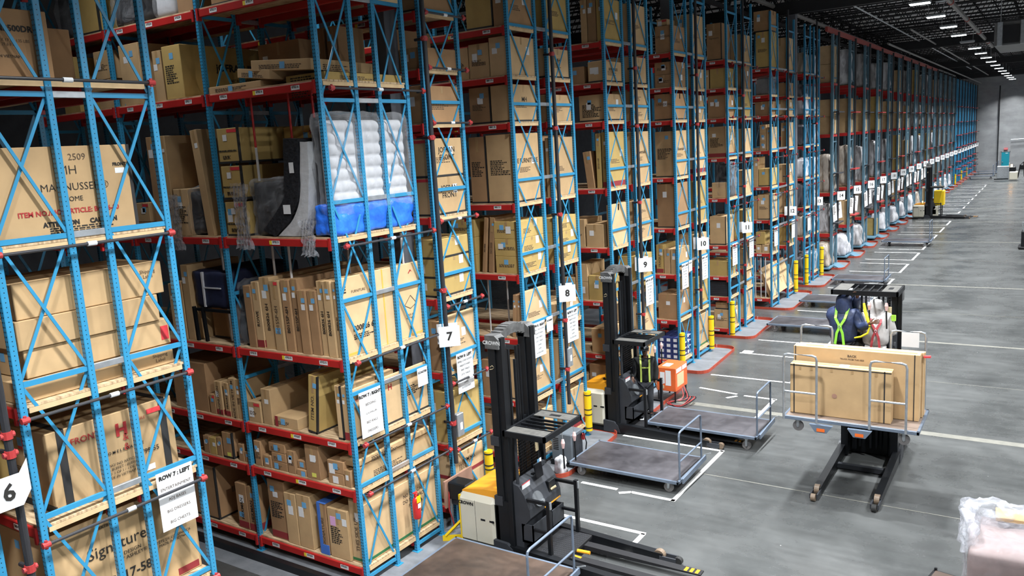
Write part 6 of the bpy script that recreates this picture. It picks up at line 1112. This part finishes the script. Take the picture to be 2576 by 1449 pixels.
    for s_, n_ in ((1, 'L'), (-1, 'R')):
        k = A['leg' + n_]; tr['h' + n_] = ((s_ * .092, 0, .84), .108); tr['t' + n_] = (tuple((Vector((s_ * .092, 0, .84)) + Vector(k[0])) / 2), .098); tr['k' + n_] = (k[0], .082); tr['c' + n_] = (((k[0][0] + k[1][0]) / 2, (k[0][1] + k[1][1]) / 2 + .015, (k[0][2] + k[1][2]) / 2), .066); tr['n' + n_] = ((k[1][0], k[1][1], k[1][2] + .0), .056)
        TE += [('p', 'h' + n_), ('h' + n_, 't' + n_), ('t' + n_, 'k' + n_), ('k' + n_, 'c' + n_), ('c' + n_, 'n' + n_)]
        lumpy(B(), k[2][0] - .05, k[2][0] + .05, k[2][1] - .08, k[1][1] + .07, .02, .11, 8, .04, .004, 5, 1).build('shoe', BLACK, o, smooth=True); B().box(k[2][0] - .053, k[2][0] + .053, k[2][1] - .085, k[1][1] + .075, 0, .026, .01).build('shoe_sole', WHT, o)
    skin('trousers', tr, TE, trous, o, 2)
    if hood:
        hm = {'z': (P(0, .03, 1.38), (.19, .15)), 'a': (P(0, .02, 1.46), (.165, .145)), 'b': (P(0, .03, 1.56), (.145, .145)), 'c': (P(0, .025, 1.67), (.150, .160)), 'd': (P(0, .04, 1.77), (.115, .13))}
        skin('hood', hm, [('z', 'a'), ('a', 'b'), ('b', 'c'), ('c', 'd')], hood, o, 2)
    if cap:
        b = B(); b.tube([(hx, hy - .0, 1.69), (hx, hy, 1.72), (hx, hy + .005, 1.76), (hx, hy + .01, 1.785)], [.104, .103, .085, .03], 20).build('cap', BLACK, o, smooth=True)
        b = B(); b.prism([(hx - .085, hy - .08), (hx + .085, hy - .08), (hx + .075, hy - .165), (hx + .03, hy - .19), (hx - .03, hy - .19), (hx - .075, hy - .165)], 1.688, 1.70, 'z').build('cap_brim', BLACK, o)
        B().cyl((hx, hy - .104, 1.735), (hx, hy - .098, 1.735), .022, 12).build('cap_emblem', WHT, o)
        skin('beard', {'a': ((hx, hy - .055, 1.575), (.05, .045)), 'b': ((hx, hy - .05, 1.55), (.035, .035))}, [('a', 'b')], BLACK, o, 1)
        skin('hood_collar', {'a': (P(0, .03, 1.46), (.13, .11)), 'b': (P(0, .05, 1.54), (.11, .085))}, [('a', 'b')], coat, o, 2)
    if harness:
        d_ = .142 * bk * .98; hs = B()
        def strap(pts, w_=.042):
            pts = [Vector(p) for p in pts]
            for a, c_ in zip(pts, pts[1:]): hs.bar(a, c_, w_, .010)
        for s_ in (-1, 1):
            strap([P(s_ * .075, d_ + .004, .90), P(s_ * .05, d_ + .012, 1.10), P(0, d_ + .016, 1.22), P(-s_ * .08, d_ + .006, 1.36), P(-s_ * .10, d_ * .45, 1.53), P(-s_ * .105, -d_ * .4, 1.51), P(-s_ * .10, -d_ - .004, 1.36), P(-s_ * .095, -d_ - .008, 1.18), P(-s_ * .10, -d_ - .0, .93)])
        strap([P(-.10, -d_ - .012, 1.28), P(.10, -d_ - .012, 1.28)], .03); hs.build('safety_harness', harness, o)
        B().tube([P(0, d_ + .03, 1.25), P(.02, d_ + .035, 1.22), P(0, d_ + .03, 1.19), P(-.02, d_ + .035, 1.22), P(0, d_ + .03, 1.25)], .006, 6).build('harness_ring', GALV, o)
        B().box(P(0, 0, 1.2)[0] - .035, P(0, 0, 1.2)[0] + .035, P(0, d_, 1.2)[1] + .012, P(0, d_, 1.2)[1] + .02, 1.19, 1.25).build('harness_pad', harness, o)
    return o
figure((.98, 8.62, .205), .42, 'worker in black jacket, cap and yellow-green harness standing on the truck platform', None, JACK, TROU,
       ((.25, .02, 1.14), (.24, -.06, .90), (0, -.05, -1), (0, -1, 0)), ((-.26, -.04, 1.16), (-.30, -.22, 1.04), (0, -.4, -1), (1, 0, 0), .8), cap=True, harness=LIMEY, bulk=1.28)
nv = figure((5.53, 8.0, 1.602), PI - .1, 'rider in navy hooded jacket and green harness, one arm raised to the overhead guard', None, NAVY, TROU,
       ((-.12, -.26, 1.52), (-.24, .02, 1.75), (.15, .5, .8), (-1, 0, 0), .9), ((-.33, .06, 1.20), (-.52, .22, 1.33), (-.9, .25, .35), (0, 0, 1), .7), hood=NAVY, harness=LIME, bulk=1.5, lean=(0, -.04), sc=1.10)
figure((6.10, 8.12, 1.602), PI + .15, 'rider in a pale grey hooded top and red harness bending towards the controls', None, HOOD, HOOD,
       ((.27, -.12, 1.16), (.22, -.36, 1.20), (0, -1, 0), (0, 0, 1), .4), ((-.29, -.10, 1.14), (-.26, -.34, 1.10), (0, -1, 0), (0, 0, 1), .4), hood=HOOD, harness=WEBR, bulk=1.5, lean=(0, -.16), sc=1.03)
o = B().tube([(5.93, 7.84, 3.42), (5.96, 7.80, 3.28), (6.02, 7.74, 3.12), (6.06, 7.72, 3.0)], [.022, .03, .03, .02], 10).tube([(6.06, 7.72, 2.98), (6.02, 7.72, 2.86), (5.9, 7.74, 2.78), (5.78, 7.78, 2.74)], [.016, .02, .02, .014], 8).build('yellow_lanyard', LANY, None, (6, 7.8, 3)); tag(o, 'bright yellow coiled lanyard held by the rider in navy', 'lanyard')
o = B().box(6.36, 6.44, 8.2, 8.25, 3.02, 3.14, .01).build('fall_indicator_box', LIMEL, None, (6.3, 8.2, 3)); tag(o, 'small lime display on the raised truck console', 'display')

# ---------------------------------------------------------------- sign numbers spelt out in the labels
import re
ONES = 'zero one two three four five six seven eight nine ten eleven twelve thirteen fourteen fifteen sixteen seventeen eighteen nineteen'.split()
def spell(n): return ONES[n] if n < 20 else ('twenty', 'thirty')[n // 10 - 2] + ('' if n % 10 == 0 else '-' + ONES[n % 10])
for o in COL.objects:
    l = o.get('label')
    if l: o['label'] = re.sub(r'\b(\d\d?)\b', lambda m_: spell(int(m_.group(1))), l) if 'ROW' not in l else l
